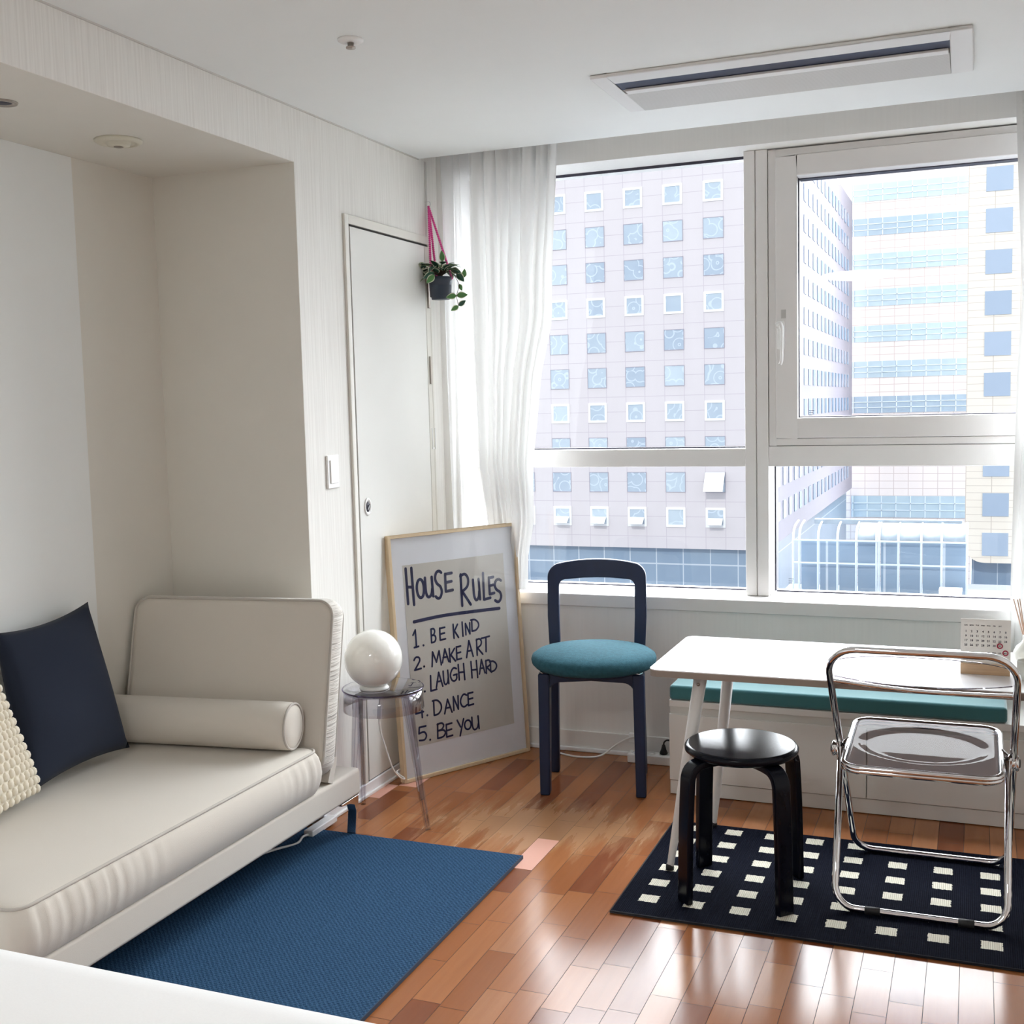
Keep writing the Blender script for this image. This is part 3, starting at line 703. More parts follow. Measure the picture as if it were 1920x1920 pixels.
# ---------------------------------------------------------------- rugs
b = B(); b.box(-.02, .757, -2.60, -1.132, .001, .011); o = b.obj('blue_rug', 'bluerug'); tag(o, 'flat woven blue rug in front of the daybed', 'rug')
h = B(); h.box(.757, .760, -2.60, -1.132, .0008, .0115); h.obj('side_hem', 'hem2', o)
b = B(); b.box(1.128, 2.62, -1.415, -.682, .001, .009); o = b.obj('patterned_rug', 'blackrug', bevel=.002); tag(o, 'black rug with rows of small cream squares under the table', 'rug')
h = B(); h.tube([(1.128, -.682, .005), (1.128, -1.415, .005), (2.62, -1.415, .005)], .004, 8); h.obj('hem', 'rughem', o)

# ---------------------------------------------------------------- daybed
def cushion(fn_quad, thick, n=24, pinch=.03, seed=0):
    """fn_quad: 4 corners BL, BR, TR, TL; returns B with both sides"""
    BL, BR, TR, TL = [Vector(p) for p in fn_quad]; nrm = (BR-BL).cross(TL-BL).normalized(); rnd = random.Random(seed); ph = [rnd.random()*6 for _ in range(6)]
    b = B()
    def pt(u, v, sg):
        s = 2*u-1; t = 2*v-1
        e = max(0, (1-s*s))*max(0, (1-t*t)); prof = e**.42
        uu = u+pinch*(1-t*t)*-s*.9*(abs(s)**3) ; vv = v+pinch*(1-s*s)*-t*.9*(abs(t)**3)
        p = BL*(1-uu)*(1-vv)+BR*uu*(1-vv)+TR*uu*vv+TL*(1-uu)*vv
        w = .006*sin(7*u+ph[0]+3*v)*sin(6*v+ph[1])*prof
        return p+nrm*sg*(thick/2*prof)+nrm*w
    for sg in (1, -1): b.grid(lambda u, v: pt(u, v, sg), n, n)
    return b, pt, nrm
def daybed():
    D = thing('daybed', 'greige upholstered daybed with raised end cushion in the alcove', 'daybed', (-.19, -1.94, 0))
    x0, x1 = NX+.01, .17
    B().box(x0, x1-.001, -2.84, -1.085, .133, .222).obj('base', 'sofa', D, world=True, bevel=.012, bseg=3)
    # mattress with puckered sides
    m0, m1 = -2.56, -1.335; zb, zt = .2235, .352; rnd = random.Random(2); ph = [rnd.random()*6 for _ in range(9)]
    poly = rrect(x0+.024, x1-.002, m0, m1, .04, 8)
    # dense loop around
    loop = []
    for i in range(len(poly)):
        a = Vector((*poly[i], 0)); c = Vector((*poly[(i+1) % len(poly)], 0)); k = max(1, int((c-a).length/.012))
        for j in range(k): loop.append(a+(c-a)*j/k)
    nl = len(loop); cen = Vector(((x0+x1)/2, (m0+m1)/2, 0)); b = B(); prof = [(0, 0), (.12, .010), (.3, .018), (.5, .021), (.7, .018), (.88, .010), (1, 0)]
    L = 0; acc = []
    for i in range(nl): acc.append(L); L += (loop[(i+1) % nl]-loop[i]).length
    rows = []
    for (t, bul) in prof:
        r = []
        for i, p in enumerate(loop):
            q = loop[(i+1) % nl]-loop[i-1]; nrm = Vector((q.y, -q.x, 0)).normalized(); s_ = acc[i]
            w = (sin(s_*95+ph[0]+2*sin(s_*13))*.5+sin(s_*151+ph[1]+3*sin(s_*9)))*max(0, sin(s_*5.1+ph[2])+.45)*.0034*max(0, t)*(1 if t < .99 else 0)
            r.append(tuple(p+nrm*(bul+w)+Vector((0, 0, zb+(zt-zb)*t))))
        rows.append(r)
    v = [p for r in rows for p in r]; f = [(k*nl+i, k*nl+(i+1) % nl, (k+1)*nl+(i+1) % nl, (k+1)*nl+i) for k in range(len(rows)-1) for i in range(nl)]
    b.add(v, f, True)
    # domed top in rings
    for rr in (1,):
        vv = []; fr = [1, .97, .9, .75, .5, .2]; zz = [0, .004, .007, .009, .011, .012]
        for s_, dz in zip(fr, zz):
            for p in loop: vv.append((cen.x+(p.x-cen.x)*s_, cen.y+(p.y-cen.y)*(1-(1-s_)*.6), zt+dz))
        ff = [(k*nl+i, k*nl+(i+1) % nl, (k+1)*nl+(i+1) % nl, (k+1)*nl+i) for k in range(len(fr)-1) for i in range(nl)]; ff.append(tuple((len(fr)-1)*nl+i for i in range(nl)))
        b.add(vv, ff, True)
    mo = b.obj('mattress', 'sofa', D, world=True)
    pz = B(); pz.tube([(p.x, p.y, zt+.001) for p in loop[::2]], .0042, 8, closed=True); pz.obj('piping', 'piping', mo, world=True)
    # leaning end cushion
    yaw = radians(7.5); tilt = radians(-14.5); w, h, t = .705, .54, .085
    mt = Matrix.Translation((.172, -1.325, .272)) @ Matrix.Rotation(yaw, 4, 'Z') @ Matrix.Rotation(tilt, 4, 'X')
    poly = rrect(-w, 0, 0, h, .05, 8)
    def ring(inset, y): 
        cx, cz = -w/2, h/2
        return [mt @ Vector((cx+(x-cx)*(1-inset*2/w), y, cz+(z-cz)*(1-inset*2/h))) for (x, z) in poly]
    n = len(poly); b = B()
    rings = [(.22, -.012), (.18, -.011), (.08, -.008), (.02, -.004), (0, 0), (-.008, .02), (-.01, t/2), (-.008, t-.02), (0, t), (.02, t+.004), (.2, t+.008)]
    vv = [p for q in rings for p in ring(*q)]
    ff = [(k*n+i, k*n+(i+1) % n, (k+1)*n+(i+1) % n, (k+1)*n+i) for k in range(len(rings)-1) for i in range(n)]+[tuple(range(n)), tuple((len(rings)-1)*n+i for i in range(n))]
    b.add(vv, ff, True); e = b.obj('end_cushion', 'sofa', D, world=True)
    bb = B(); vv = [p for q in rings[4:9] for p in ring(q[0]-.0006, q[1])]
    bb.add(vv, [(k*n+i, k*n+(i+1) % n, (k+1)*n+(i+1) % n, (k+1)*n+i) for k in range(4) for i in range(n)], True); bb.obj('gathered_border', 'pucker2', e, world=True)
    p = B(); p.tube(ring(0, 0), .0045, 8, closed=True); p.obj('piping', 'piping', e, world=True)
    p = B(); p.tube(ring(0, t), .0045, 8, closed=True); p.obj('piping', 'piping', e, world=True)
    bk = B(); bk.bar((.14, -1.27, .225), (.14, -1.235, .30), .05, .03); bk.obj('cushion_support', 'sofa', D, world=True)
    # bent metal legs
    for (yy, sg) in ((-1.122, 1), (-2.78, -1)):
        for xx in (.150, x0+.06):
            lb = B(); pf = [(.024, .133), (.020, .085), (.002, 0), (-.007, 0), (.006, .082), (-.004, .108), (-.030, .119), (-.085, .127), (-.085, .133)]
            lb.prism([(yy+a*sg, z) for a, z in pf], lambda y, z: (xx-.016, y, z), lambda y, z: (xx+.016, y, z))
            lb.obj('leg', 'chrome', D, world=True, bevel=.001)
def pucker2():
    k = N('greige velvet border'); v = k.coord((2, 2, 26)); n1 = k.noise(v, 2.2, 4, .6); n2 = k.noise(k.coord(), 3)
    c = k.mix(n2, (.58, .55, .50), (.63, .60, .55)); k.pbr(c, .95, 0, k.bump(n1, .7, .02), Sheen_Weight=.2); return k.m
M['pucker2'] = pucker2()
daybed()
def bolster():
    T = thing('bolster_pillow', 'greige round bolster with piped ends on the daybed', 'pillow', (-.2, -1.44, .43))
    a = Vector((.118, -1.392, .438)); c = Vector((-.53, -1.478, .438)); ax = (c-a).normalized(); q = Vector((1, 0, 0)).rotation_difference(ax).to_matrix().to_4x4()
    L = (c-a).length; r = .073; prof = [(0, -.006), (.03, -.005), (.058, -.002), (.068, .004), (r, .012), (r+.001, .05), (r, L/2), (r+.001, L-.05), (r, L-.012), (.06, L), (0, L+.003)]
    b = B(); b.lathe(prof, a, 48, 'x', q); o = b.obj('cover', 'sofa', T, world=True)
    for s_ in (.002, L-.004):
        p = B(); p.tube([a+ax*s_+q @ Vector((0, .069*cos(i*pi/24), .069*sin(i*pi/24))) for i in range(48)], .004, 8, closed=True); p.obj('piping', 'piping', o, world=True)
bolster()
def pillows():
    b, pt, n = cushion([(-.33, -2.03, .375), (-.335, -1.600, .392), (-.500, -1.560, .828), (-.500, -1.935, .800)], .12, pinch=.05, seed=3)
    T = thing('navy_pillow', 'plain navy square pillow leaning on the alcove wall', 'pillow', (-.4, -1.8, .37))
    o = b.obj('cover', 'navy', T, world=True)
    q = [(-.20, -2.44, .372), (-.305, -2.00, .385), (-.44, -2.06, .82), (-.40, -2.49, .80)]
    b, pt, n = cushion(q, .13, pinch=.03, seed=5)
    T = thing('cream_pillow', 'cream knitted pillow covered in bobbles at the near end of the daybed', 'pillow', (-.32, -2.25, .37))
    b.obj('cover', 'cream', T, world=True)
    k = B(); R_, C_ = 19, 17
    for i in range(R_):
        for j in range(C_):
            u = (j+.5*(i % 2)+.35)/(C_+.2); v = (i+.5)/R_
            if u > .995: continue
            p = pt(u, v, 1); e1 = (pt(min(1, u+.02), v, 1)-p); e2 = (pt(u, min(1, v+.02), 1)-p)
            if e1.length < 1e-5 or e2.length < 1e-5: continue
            e1.normalize(); e2.normalize(); nn = e1.cross(e2).normalized(); e2 = nn.cross(e1)
            vv = []; nr = 5
            for a in range(nr+1):
                th = pi*a/nr
                for c_ in range(8):
                    f = 2*pi*c_/8; vv.append(p+e1*.0098*sin(th)*cos(f)+nn*.0105*sin(th)*sin(f)+e2*.0125*cos(th))
            k.add(vv, [(a*8+c_, a*8+(c_+1) % 8, (a+1)*8+(c_+1) % 8, (a+1)*8+c_) for a in range(nr) for c_ in range(8)], True)
    k.obj('bobbles', 'cream', T, world=True)
pillows()

# bed corner
def bed():
    T = thing('bed', 'white bedding on the bed corner nearest the viewer', 'bed', (.4, -4.0, 0))
    poly = rrect(-.5, 1.42, -4.95, -2.895, .16, 10); n = len(poly); cx, cy = .46, -3.92
    rings = [(-.01, .18), (.0, .2), (.002, .40), (.004, .45), (.012, .478), (.03, .492), (.07, .4985), (.2, .500), (.6, .502)]
    b = B(); vv = []
    for ins, z in rings:
        for i, (x, y) in enumerate(poly):
            s = 1-ins; vv.append((cx+(x-cx)*s, cy+(y-cy)*s, z+.002*sin(x*9+y*7)))
    b.add(vv, [(k*n+i, k*n+(i+1) % n, (k+1)*n+(i+1) % n, (k+1)*n+i) for k in range(len(rings)-1) for i in range(n)]+[tuple(range(n)), tuple((len(rings)-1)*n+i for i in range(n))], True)
    b.obj('duvet', 'bed', T, world=True)
    B().box(-.46, 1.36, -4.9, -2.96, .05, .2).obj('bed_base', 'bed', T, world=True, bevel=.01)
    for x in (-.4, 1.3):
        for y in (-4.8, -3.05): B().box(x-.03, x+.03, y-.03, y+.03, 0, .05).obj('leg', 'blackwood', T, world=True)
bed()

# ---------------------------------------------------------------- acrylic side table, globe lamp
def side_table():
    c = Vector((.170, -.912, 0)); z = .452; r = .138
    T = thing('acrylic_side_table', 'clear acrylic side stool carrying the globe lamp', 'side table', (c.x, c.y, 0))
    o = B(); o.lathe([(0, z-.010), (r-.004, z-.010), (r, z-.006), (r, z-.001), (r-.003, z), (0, z)], (c.x, c.y, 0), 64); o = o.obj('top', 'acrylic', T, world=True)
    k = B(); k.tube([(c.x+r*cos(a*pi/32), c.y+r*sin(a*pi/32), z-.003) for a in range(64)], .0028, 8, closed=True); k.obj('rim', 'acrylicrim', o, world=True)
    k = B(); k.lathe([(r-.006, z-.0105), (r-.002, z-.0105), (r+.001, z-.075), (r-.003, z-.075), (r-.006, z-.0105)], (c.x, c.y, 0), 64); k.obj('apron', 'acrylic', T, world=True)
    for (x, y) in ((.365, -.995), (.213, -.734), (.124, -1.072), (-.020, -.842)):
        d = Vector((x-c.x, y-c.y, 0)); d.normalize(); top = c+d*(r-.018)+Vector((0, 0, z-.012)); bot = Vector((x, y, 0.0))
        if x < 0: bot = Vector((.036, -.842, 0))
        L = B(); a = []; m = 8; sd = Vector((-d.y, d.x, 0))
        for t in (0, .15, .9, 1):
            p = bot+(top-bot)*t; w = (.011, .0125, .019, .020)[(0, .15, .9, 1).index(t)]
            for i in range(m): a.append(p+(sd*cos(2*pi*(i+.5)/m)+d*sin(2*pi*(i+.5)/m))*w*(1 if i % 2 else .86))
        L.add(a, [(k_*m+i, k_*m+(i+1) % m, (k_+1)*m+(i+1) % m, (k_+1)*m+i) for k_ in range(3) for i in range(m)]+[tuple(range(m))[::-1], tuple(3*m+i for i in range(m))])
        lg = L.obj('leg', 'acrylic', T, world=True)
        for off in (-.005, .005):
            q = B(); q.bar(bot+sd*off+Vector((0, 0, .01)), top+sd*off*1.8-Vector((0, 0, .01)), .002, .002); q.obj('moulded_rib', 'acrylic', lg, world=True)
    L = thing('globe_lamp', 'white opal glass globe table lamp on the clear acrylic stool', 'lamp', (.155, -.945, z))
    cz = .556; R_ = .0985
    pr = [(R_*cos(a), cz+R_*sin(a)) for a in [radians(-68+158*i/28) for i in range(29)]]; pr[-1] = (0, cz+R_)
    B().lathe([(0, z+.012), (.03, z+.012)]+pr, (.155, -.945, 0), 56).obj('globe', 'opal', L, world=True)
    B().lathe([(0, z+.0005), (.048, z+.0005), (.050, z+.004), (.042, z+.014), (0, z+.014)], (.155, -.945, 0), 40).obj('base', 'white', L, world=True)
    cd = B(); pts = smoothpath([(.195, -.93, z+.006), (.235, -.885, .452+.006), (.30, -.86, .44), (.262, -.83, .36)], 6)
    path = smoothpath([(.20, -.945, z+.004), (.26, -.90, z+.003)], 2)
    cd = B(); cd.tube(smoothpath([(.190, -.965, .437), (.185, -.97, .40), (.183, -.97, .33), (.190, -.95, .26), (.197, -.92, .18), (.197, -.885, .138), (.185, -.82, .10), (.15, -.74, .075), (.07, -.645, .06), (.058, -.56, .05), (.085, -.48, .04)], 6), .0026, 8)
    cd.obj('cord', 'cable', L, world=True)
    s = B(); s.bar((.187, -.9695, .405), (.183, -.9695, .355), .014, .010); s.obj('switch', 'white', L, world=True, bevel=.002)
side_table()

# ---------------------------------------------------------------- framed print
STROKES = {
 'H': [[(0, 1), (.02, 0)], [(.95, 1), (1, -.05)], [(.0, .48), (1, .45)]],
 'O': [[(.5+.5*cos(a), .5+.5*sin(a)) for a in [radians(100+18*i) for i in range(21)]]],
 'U': [[(0, 1), (.02, .3), (.2, .03), (.5, 0), (.8, .15), (.92, .4)], [(.95, 1), (1, 0)]],
 'S': [[(1, .93), (.7, 1), (.3, .95), (.08, .75), (.3, .55), (.75, .42), (.9, .22), (.65, .03), (.3, 0), (0, .08)]],
 'E': [[(.05, 1), (0, 0)], [(.05, .98), (1, 1)], [(.0, .5), (.9, .53)], [(0, 0), (1, .03)]],
 'R': [[(.05, 1), (0, 0)], [(.0, .95), (.6, 1), (1, .85), (.85, .6), (.1, .45)], [(.15, .45), (.6, .25), (1.15, 0)]],
 'L': [[(.1, 1), (0, .02)], [(0, .02), (1, .05)]],
 'B': [[(.1, 1), (0, 0)], [(.05, .98), (.6, 1), (.85, .82), (.6, .58), (.1, .52)], [(.1, .52), (.75, .5), (1, .28), (.7, .04), (0, 0)]],
 'K': [[(0, 1), (.02, 0)], [(.95, .95), (.1, .45)], [(.2, .52), (1, 0)]],
 'I': [[(.5, 1), (.5, 0)]],
 'N': [[(0, 0), (.05, 1)], [(.05, 1), (.9, .02)], [(.9, .02), (1, 1)]],
 'D': [[(.05, .98), (0, 0)], [(-.1, 1), (.5, .98), (.95, .7), (1, .35), (.6, .05), (0, 0)]],
 'M': [[(0, 0), (.15, 1)], [(.15, 1), (.5, .25)], [(.5, .25), (.85, 1)], [(.85, 1), (1, 0)]],
 'A': [[(0, 0), (.5, 1)], [(.5, 1), (1, 0)], [(.15, .38), (.85, .38)]],
 'T': [[(.55, .98), (.45, 0)], [(-.05, .95), (1, 1)]],
 'G': [[(1, .9), (.6, 1), (.2, .8), (0, .45), (.2, .1), (.6, 0), (.95, .15), (.98, .45)], [(.5, .45), (1.05, .47)]],
 'C': [[(1, .88), (.6, 1), (.2, .8), (0, .45), (.2, .1), (.6, 0), (1, .12)]],
 'Y': [[(0, 1), (.45, .5)], [(1, 1), (.3, -.1)]],
 '1': [[(.0, .72), (.6, 1)], [(.6, 1), (.62, 0)], [(.1, 0), (1.1, .03)]],
 '2': [[(0, .8), (.3, 1), (.8, .95), (.9, .7), (.5, .35), (0, 0)], [(0, 0), (1.05, .04)]],
 '3': [[(.05, .95), (.6, 1), (.9, .8), (.4, .55)], [(.4, .55), (.95, .4), (.85, .1), (.4, 0), (0, .1)]],
 '4': [[(.1, 1), (.0, .45)], [(0, .45), (1, .5)], [(.8, 1), (.8, 0)]],
 '5': [[(.1, 1), (.0, .55)], [(.1, 1), (1, 1)], [(0, .55), (.7, .6), (1, .3), (.7, .02), (0, .05)]],
 '.': [[(.5, .5), (.55, .5)]]}
TEXT = [('H', 0.077, 0.666, 0.104, 0.799), ('O', 0.121, 0.682, 0.154, 0.752), ('U', 0.161, 0.681, 0.194, 0.755), ('S', 0.205, 0.67, 0.238, 0.774), ('E', 0.254, 0.692, 0.287, 0.76), ('R', 0.327, 0.627, 0.363, 0.749), ('U', 0.387, 0.642, 0.416, 0.722), ('L', 0.435, 0.636, 0.467, 0.743), ('E', 0.465, 0.656, 0.488, 0.722), ('S', 0.49, 0.621, 0.525, 0.71), ('1', 0.089, 0.498, 0.109, 0.564), ('.', 0.129, 0.498, 0.137, 0.503), ('B', 0.171, 0.505, 0.192, 0.557), ('E', 0.212, 0.509, 0.237, 0.555), ('K', 0.277, 0.507, 0.299, 0.561), ('I', 0.317, 0.509, 0.324, 0.564), ('N', 0.335, 0.512, 0.357, 0.556), ('D', 0.366, 0.522, 0.399, 0.566), ('2', 0.086, 0.413, 0.114, 0.46), ('.', 0.126, 0.418, 0.133, 0.422), ('M', 0.166, 0.414, 0.209, 0.469), ('A', 0.215, 0.421, 0.245, 0.472), ('K', 0.251, 0.418, 0.277, 0.47), ('E', 0.284, 0.422, 0.306, 0.472), ('A', 0.331, 0.423, 0.363, 0.487), ('R', 0.383, 0.424, 0.407, 0.487), ('T', 0.41, 0.432, 0.449, 0.49), ('3', 0.085, 0.321, 0.109, 0.369), ('.', 0.121, 0.323, 0.128, 0.327), ('L', 0.153, 0.321, 0.18, 0.38), ('A', 0.179, 0.331, 0.209, 0.387), ('U', 0.215, 0.336, 0.238, 0.388), ('G', 0.248, 0.342, 0.278, 0.393), ('H', 0.288, 0.342, 0.315, 0.402), ('H', 0.35, 0.34, 0.378, 0.404), ('A', 0.388, 0.349, 0.415, 0.404), ('R', 0.422, 0.346, 0.445, 0.397), ('D', 0.444, 0.349, 0.474, 0.389), ('4', 0.077, 0.229, 0.112, 0.271), ('.', 0.125, 0.231, 0.132, 0.235), ('D', 0.16, 0.227, 0.195, 0.283), ('A', 0.209, 0.224, 0.244, 0.277), ('N', 0.253, 0.229, 0.277, 0.282), ('C', 0.287, 0.234, 0.318, 0.283), ('E', 0.324, 0.235, 0.349, 0.283), ('5', 0.085, 0.142, 0.118, 0.194), ('.', 0.13, 0.136, 0.137, 0.14), ('B', 0.169, 0.136, 0.206, 0.191), ('E', 0.211, 0.133, 0.239, 0.182), ('Y', 0.265, 0.131, 0.296, 0.188), ('O', 0.299, 0.143, 0.33, 0.179), ('U', 0.336, 0.136, 0.368, 0.186)]
def poster():
    T = thing('framed_print', 'large framed house rules print in pale wood leaning in the corner', 'picture', (.080, -.603, .003), 1.058)
    w, h, t = .612, .928, .028; tilt = .067
    mt = Matrix.Translation((0, 0, .0)) @ Matrix.Rotation(-tilt, 4, 'X')     # local: x along bottom, y away from the viewer
    def bx(x0, x1, z0, z1, y0, y1): return B().box(x0, x1, y0, y1, z0, z1, mt)
    fr = B(); q = .012
    for a in ((0, q, 0, h), (w-q, w, 0, h), (q, w-q, 0, q), (q, w-q, h-q, h)): fr.box(a[0], a[1], 0, t, a[2], a[3], mt)
    fr.obj('frame', 'pine', T, bevel=.0015)
    bx(q, w-q, q, h-q, .014, .020).obj('backing_board', 'pine', T)
    bx(q, w-q, q, h-q, .0115, .013).obj('mount', 'mat', T)
    pr = bx(.064, .545, .123, .812, .0105, .0112).obj('print', 'kraft', T)
    L = B()
    def stroke(pts, wd):
        pts = [Vector((p[0], 0, p[1])) for p in pts]; n = len(pts); v = []
        if n > 2: pts = smoothpath(pts, 4); n = len(pts)
        for i, p in enumerate(pts):
            tt = (pts[min(i+1, n-1)]-pts[max(i-1, 0)]).normalized(); s = Vector((-tt.z, 0, tt.x))*wd/2
            v += [mt @ (p+s+Vector((0, .0100, 0))), mt @ (p-s+Vector((0, .0100, 0)))]
        L.add(v, [(2*i, 2*i+1, 2*i+3, 2*i+2) for i in range(n-1)])
        for p in (pts[0], pts[-1]):
            L.add([mt @ (p+Vector((cos(k*pi/5)*wd/2, .00995, sin(k*pi/5)*wd/2))) for k in range(10)], [tuple(range(10))])
    for k, (c_, u0, v0, u1, v1) in enumerate(TEXT):
        wd = .0115 if k < 10 else (.0075 if c_ != '.' else .009)
        for s_ in STROKES[c_]: stroke([(u0+(u1-u0)*a, v0+(v1-v0)*b_) for a, b_ in s_], wd)
    stroke([(.098, .595), (.25, .601), (.508, .594)], .013)
    L.obj('lettering', 'ink', pr)
    bx(q, w-q, q, h-q, .006, .008).obj('glazing', 'picglass', T)
poster()

# ---------------------------------------------------------------- dark chair with teal seat
def rey():
    T = thing('dining_chair', 'dark blue wooden chair with round teal seat by the window wall', 'chair', (.750, -.346, 0), radians(12.9))
    for sx, nm in ((-1, 'l'), (1, 'r')):
        # front legs: thick tapered panels
        b = B(); x0 = .172*sx
        sec = [(0, .022, .034, 0), (.43, .033, .052, -.006*sx)]
        b.bar((x0, -.155, 0), (x0-.004*sx, -.15, .445), .036, .054, .042, .066); b.obj('leg', 'darkwood', T, bevel=.006)
        b = B(); b.bar((x0*.97, .105, 0), (x0*.93, .065, .44), .032, .036, .036, .050); b.obj('leg', 'darkwood', T, bevel=.006)
    # arched apron, front and back
    for (y0, y1, nm) in ((-.168, -.135, 'apron'), (.085, .11, 'apron')):
        p = [(-.165, .445), (-.165, .372), (-.152, .372)]+arc(-.112, .372, .040, pi, pi/2, 6)+[(.0, .418)]+arc(.112, .372, .040, pi/2, 0, 6)+[(.165, .372), (.165, .445)]
        B().prism(p, lambda x, z: (x, y0, z), lambda x, z: (x, y1, z)).obj(nm, 'darkwood', T, bevel=.004)
    for sx in (-1, 1): B().box(.150*sx-.012, .150*sx+.012, -.135, .085, .40, .445).obj('side_rail', 'darkwood', T, bevel=.003)
    # metal clips
    for sx in (-1, 1): B().bar((.178*sx, -.175, .449), (.135*sx, -.155, .452), .028, .005, side=(0, 0, 1)).obj('clip', 'chrome', T, bevel=.001)
    # back frame: inverted U with broad curved top rail
    W, zt = .187, .808; zi = .742; u = .021
    out = [(-W+.010, .40), (-W, .60), (-W, .72)]+arc(-W+.055, .745, .055, pi, pi*.60, 8)[1:]+[(-.11, .8045), (-.07, .809), (-.03, .8115), (0, .812), (.03, .8115), (.07, .809), (.11, .8045)]+arc(W-.055, .745, .055, pi*.40, 0, 8)[:-1]+[(W, .72), (W, .60), (W-.010, .40)]
    Wi = W-.044
    inn = [(Wi-.006, .40), (Wi, .60)]+arc(Wi-.025, .712, .025, 0, pi*.45, 5)+[(.09, .739), (.05, .742), (0, .743), (-.05, .742), (-.09, .739)]+arc(-Wi+.025, .712, .025, pi*.55, pi, 5)+[(-Wi, .60), (-Wi+.006, .40)]
    poly = out+inn; n = len(poly)
    def yb(x, z): return .095+(z-.4)*.10+.022*(1-(x/W)**2)*max(0, (z-.55)/.25)
    # build as strips between outer and inner outlines so the front can be curved
    m = 40
    def resample(P, m):
        d = [0]
        for a, c_ in zip(P, P[1:]): d.append(d[-1]+hypot(c_[0]-a[0], c_[1]-a[1]))
        o = []
        for i in range(m+1):
            s_ = d[-1]*i/m; k = 0
            while k < len(d)-2 and d[k+1] < s_: k += 1
            t_ = (s_-d[k])/(d[k+1]-d[k]); o.append((P[k][0]+(P[k+1][0]-P[k][0])*t_, P[k][1]+(P[k+1][1]-P[k][1])*t_))
        return o
    NS = 180; O_ = resample(out, NS); I_ = resample(inn[::-1], NS); v = []
    for (ox, oz), (ix, iz) in zip(O_, I_):
        for (x, z) in ((ox, oz), (ix, iz)):
            for dy in (0, .028): v.append((x, yb(x, z)+dy, z))
    f = []
    for i in range(NS):
        a = i*4; c_ = a+4
        f += [(a, c_, c_+2, a+2), (a+1, a+3, c_+3, c_+1), (a, a+1, c_+1, c_), (a+2, c_+2, c_+3, a+3)]
    f += [(0, 2, 3, 1), (4*NS, 4*NS+1, 4*NS+3, 4*NS+2)]
    b = B(); b.add(v, f); b.obj('backrest', 'darkwood', T, bevel=.006, bseg=3)
    r = .226; b = B(); b.lathe([(0, .455), (.19, .455), (.212, .460), (.223, .472), (r, .486), (.222, .499), (.205, .511), (.16, .520), (.09, .526), (0, .528)], (.004, -.087, 0), 64)
    b.obj('seat_cushion', 'teal', T)
    B().lathe([(0, .440), (.175, .440), (.185, .455), (0, .455)], (.004, -.07, 0), 48).obj('seat_board', 'darkwood', T)
rey()

# ---------------------------------------------------------------- table
def table():
    z = .63; x0, x1, y0, y1 = 1.173, 2.42, -1.158, -.653
    T = thing('dining_table', 'white rectangular table with splayed white legs over the patterned rug', 'table', ((x0+x1)/2, (y0+y1)/2, .009))
    p = rrect(x0, x1, y0, y1, .03, 8)
    o = B().prism(p, lambda x, y: (x, y, z-.003), lambda x, y: (x, y, z)).obj('tabletop', 'tabletop', T, world=True)
    q = rrect(x0, x1, y0, y1, .03, 8)
    B().prism(q, lambda x, y: (x, y, z-.021), lambda x, y: (x, y, z-.003)).obj('edge_band', 'tableedge', o, world=True)
    for (tx, ty, bx_, by) in ((1.314, -1.088, 1.214, -1.090), (1.330, -.735, 1.262, -.70), (2.300, -1.06, 2.375, -1.10), (2.300, -.75, 2.375, -.71)):
        L = B(); a = Vector((tx, ty, z-.021)); b_ = Vector((bx_, by, .012)); n = 12; pts = [a+(b_-a)*t for t in (0, .5, .97, 1)]
        L.tube(pts, [.0195, .017, .0105, .010], 20); lg = L.obj('leg', 'whitemetal', T, world=True)
        F_ = B(); F_.lathe([(0, 0), (.0125, 0), (.0125, .010), (.011, .018), (0, .018)], (bx_, by, .009), 16); F_.obj('foot', 'blackrubber', lg, world=True)
        S_ = B(); d = Vector((0, -1, 0)); S_.lathe([(0, 0), (.005, 0), (.005, -.003), (0, -.0045)], a+(b_-a)*.045+Vector((0, -.0185, 0)), 12, 'y'); S_.obj('screw', 'hinge', lg, world=True)
table()

# ---------------------------------------------------------------- low drawer bench + cushion
def bench():
    x0, x1, yf, yb_ = 1.045, 2.40, -.41, -.03
    T = thing('drawer_bench', 'low white drawer bench under the window', 'cabinet', (1.72, -.22, 0))
    B().box(x0, x1, yf-.002, yb_, .322, .345).obj('top', 'cab', T, world=True, bevel=.002)
    B().box(x0, x1, yf+.012, yb_, .004, .322).obj('body', 'cab', T, world=True)
    B().box(x0, x1, yf+.004, yf+.014, .003, .052).obj('plinth', 'cab', T, world=True, bevel=.001)
    B().box(x0+.003, x1-.003, yf+.006, yf+.0125, .294, .322).obj('finger_groove', 'cabgap', T, world=True)
    for (a, c_) in ((x0, 1.7185), (1.7215, x1)):
        B().box(a, c_, yf-.004, yf+.012, .056, .295).obj('drawer', 'cab', T, world=True, bevel=.0015)
    B().box(x0+.001, x1, yf+.014, yb_, .0, .004).obj('glides', 'gasket', T, world=True)
    C_ = B(); C_.box(x0+.001, 2.152, -.415, -.075, .346, .399); o = C_.obj('bench_cushion', 'tealvelvet', bevel=.012, bseg=4); tag(o, 'long teal velvet cushion lying on the white drawer bench', 'cushion')
bench()

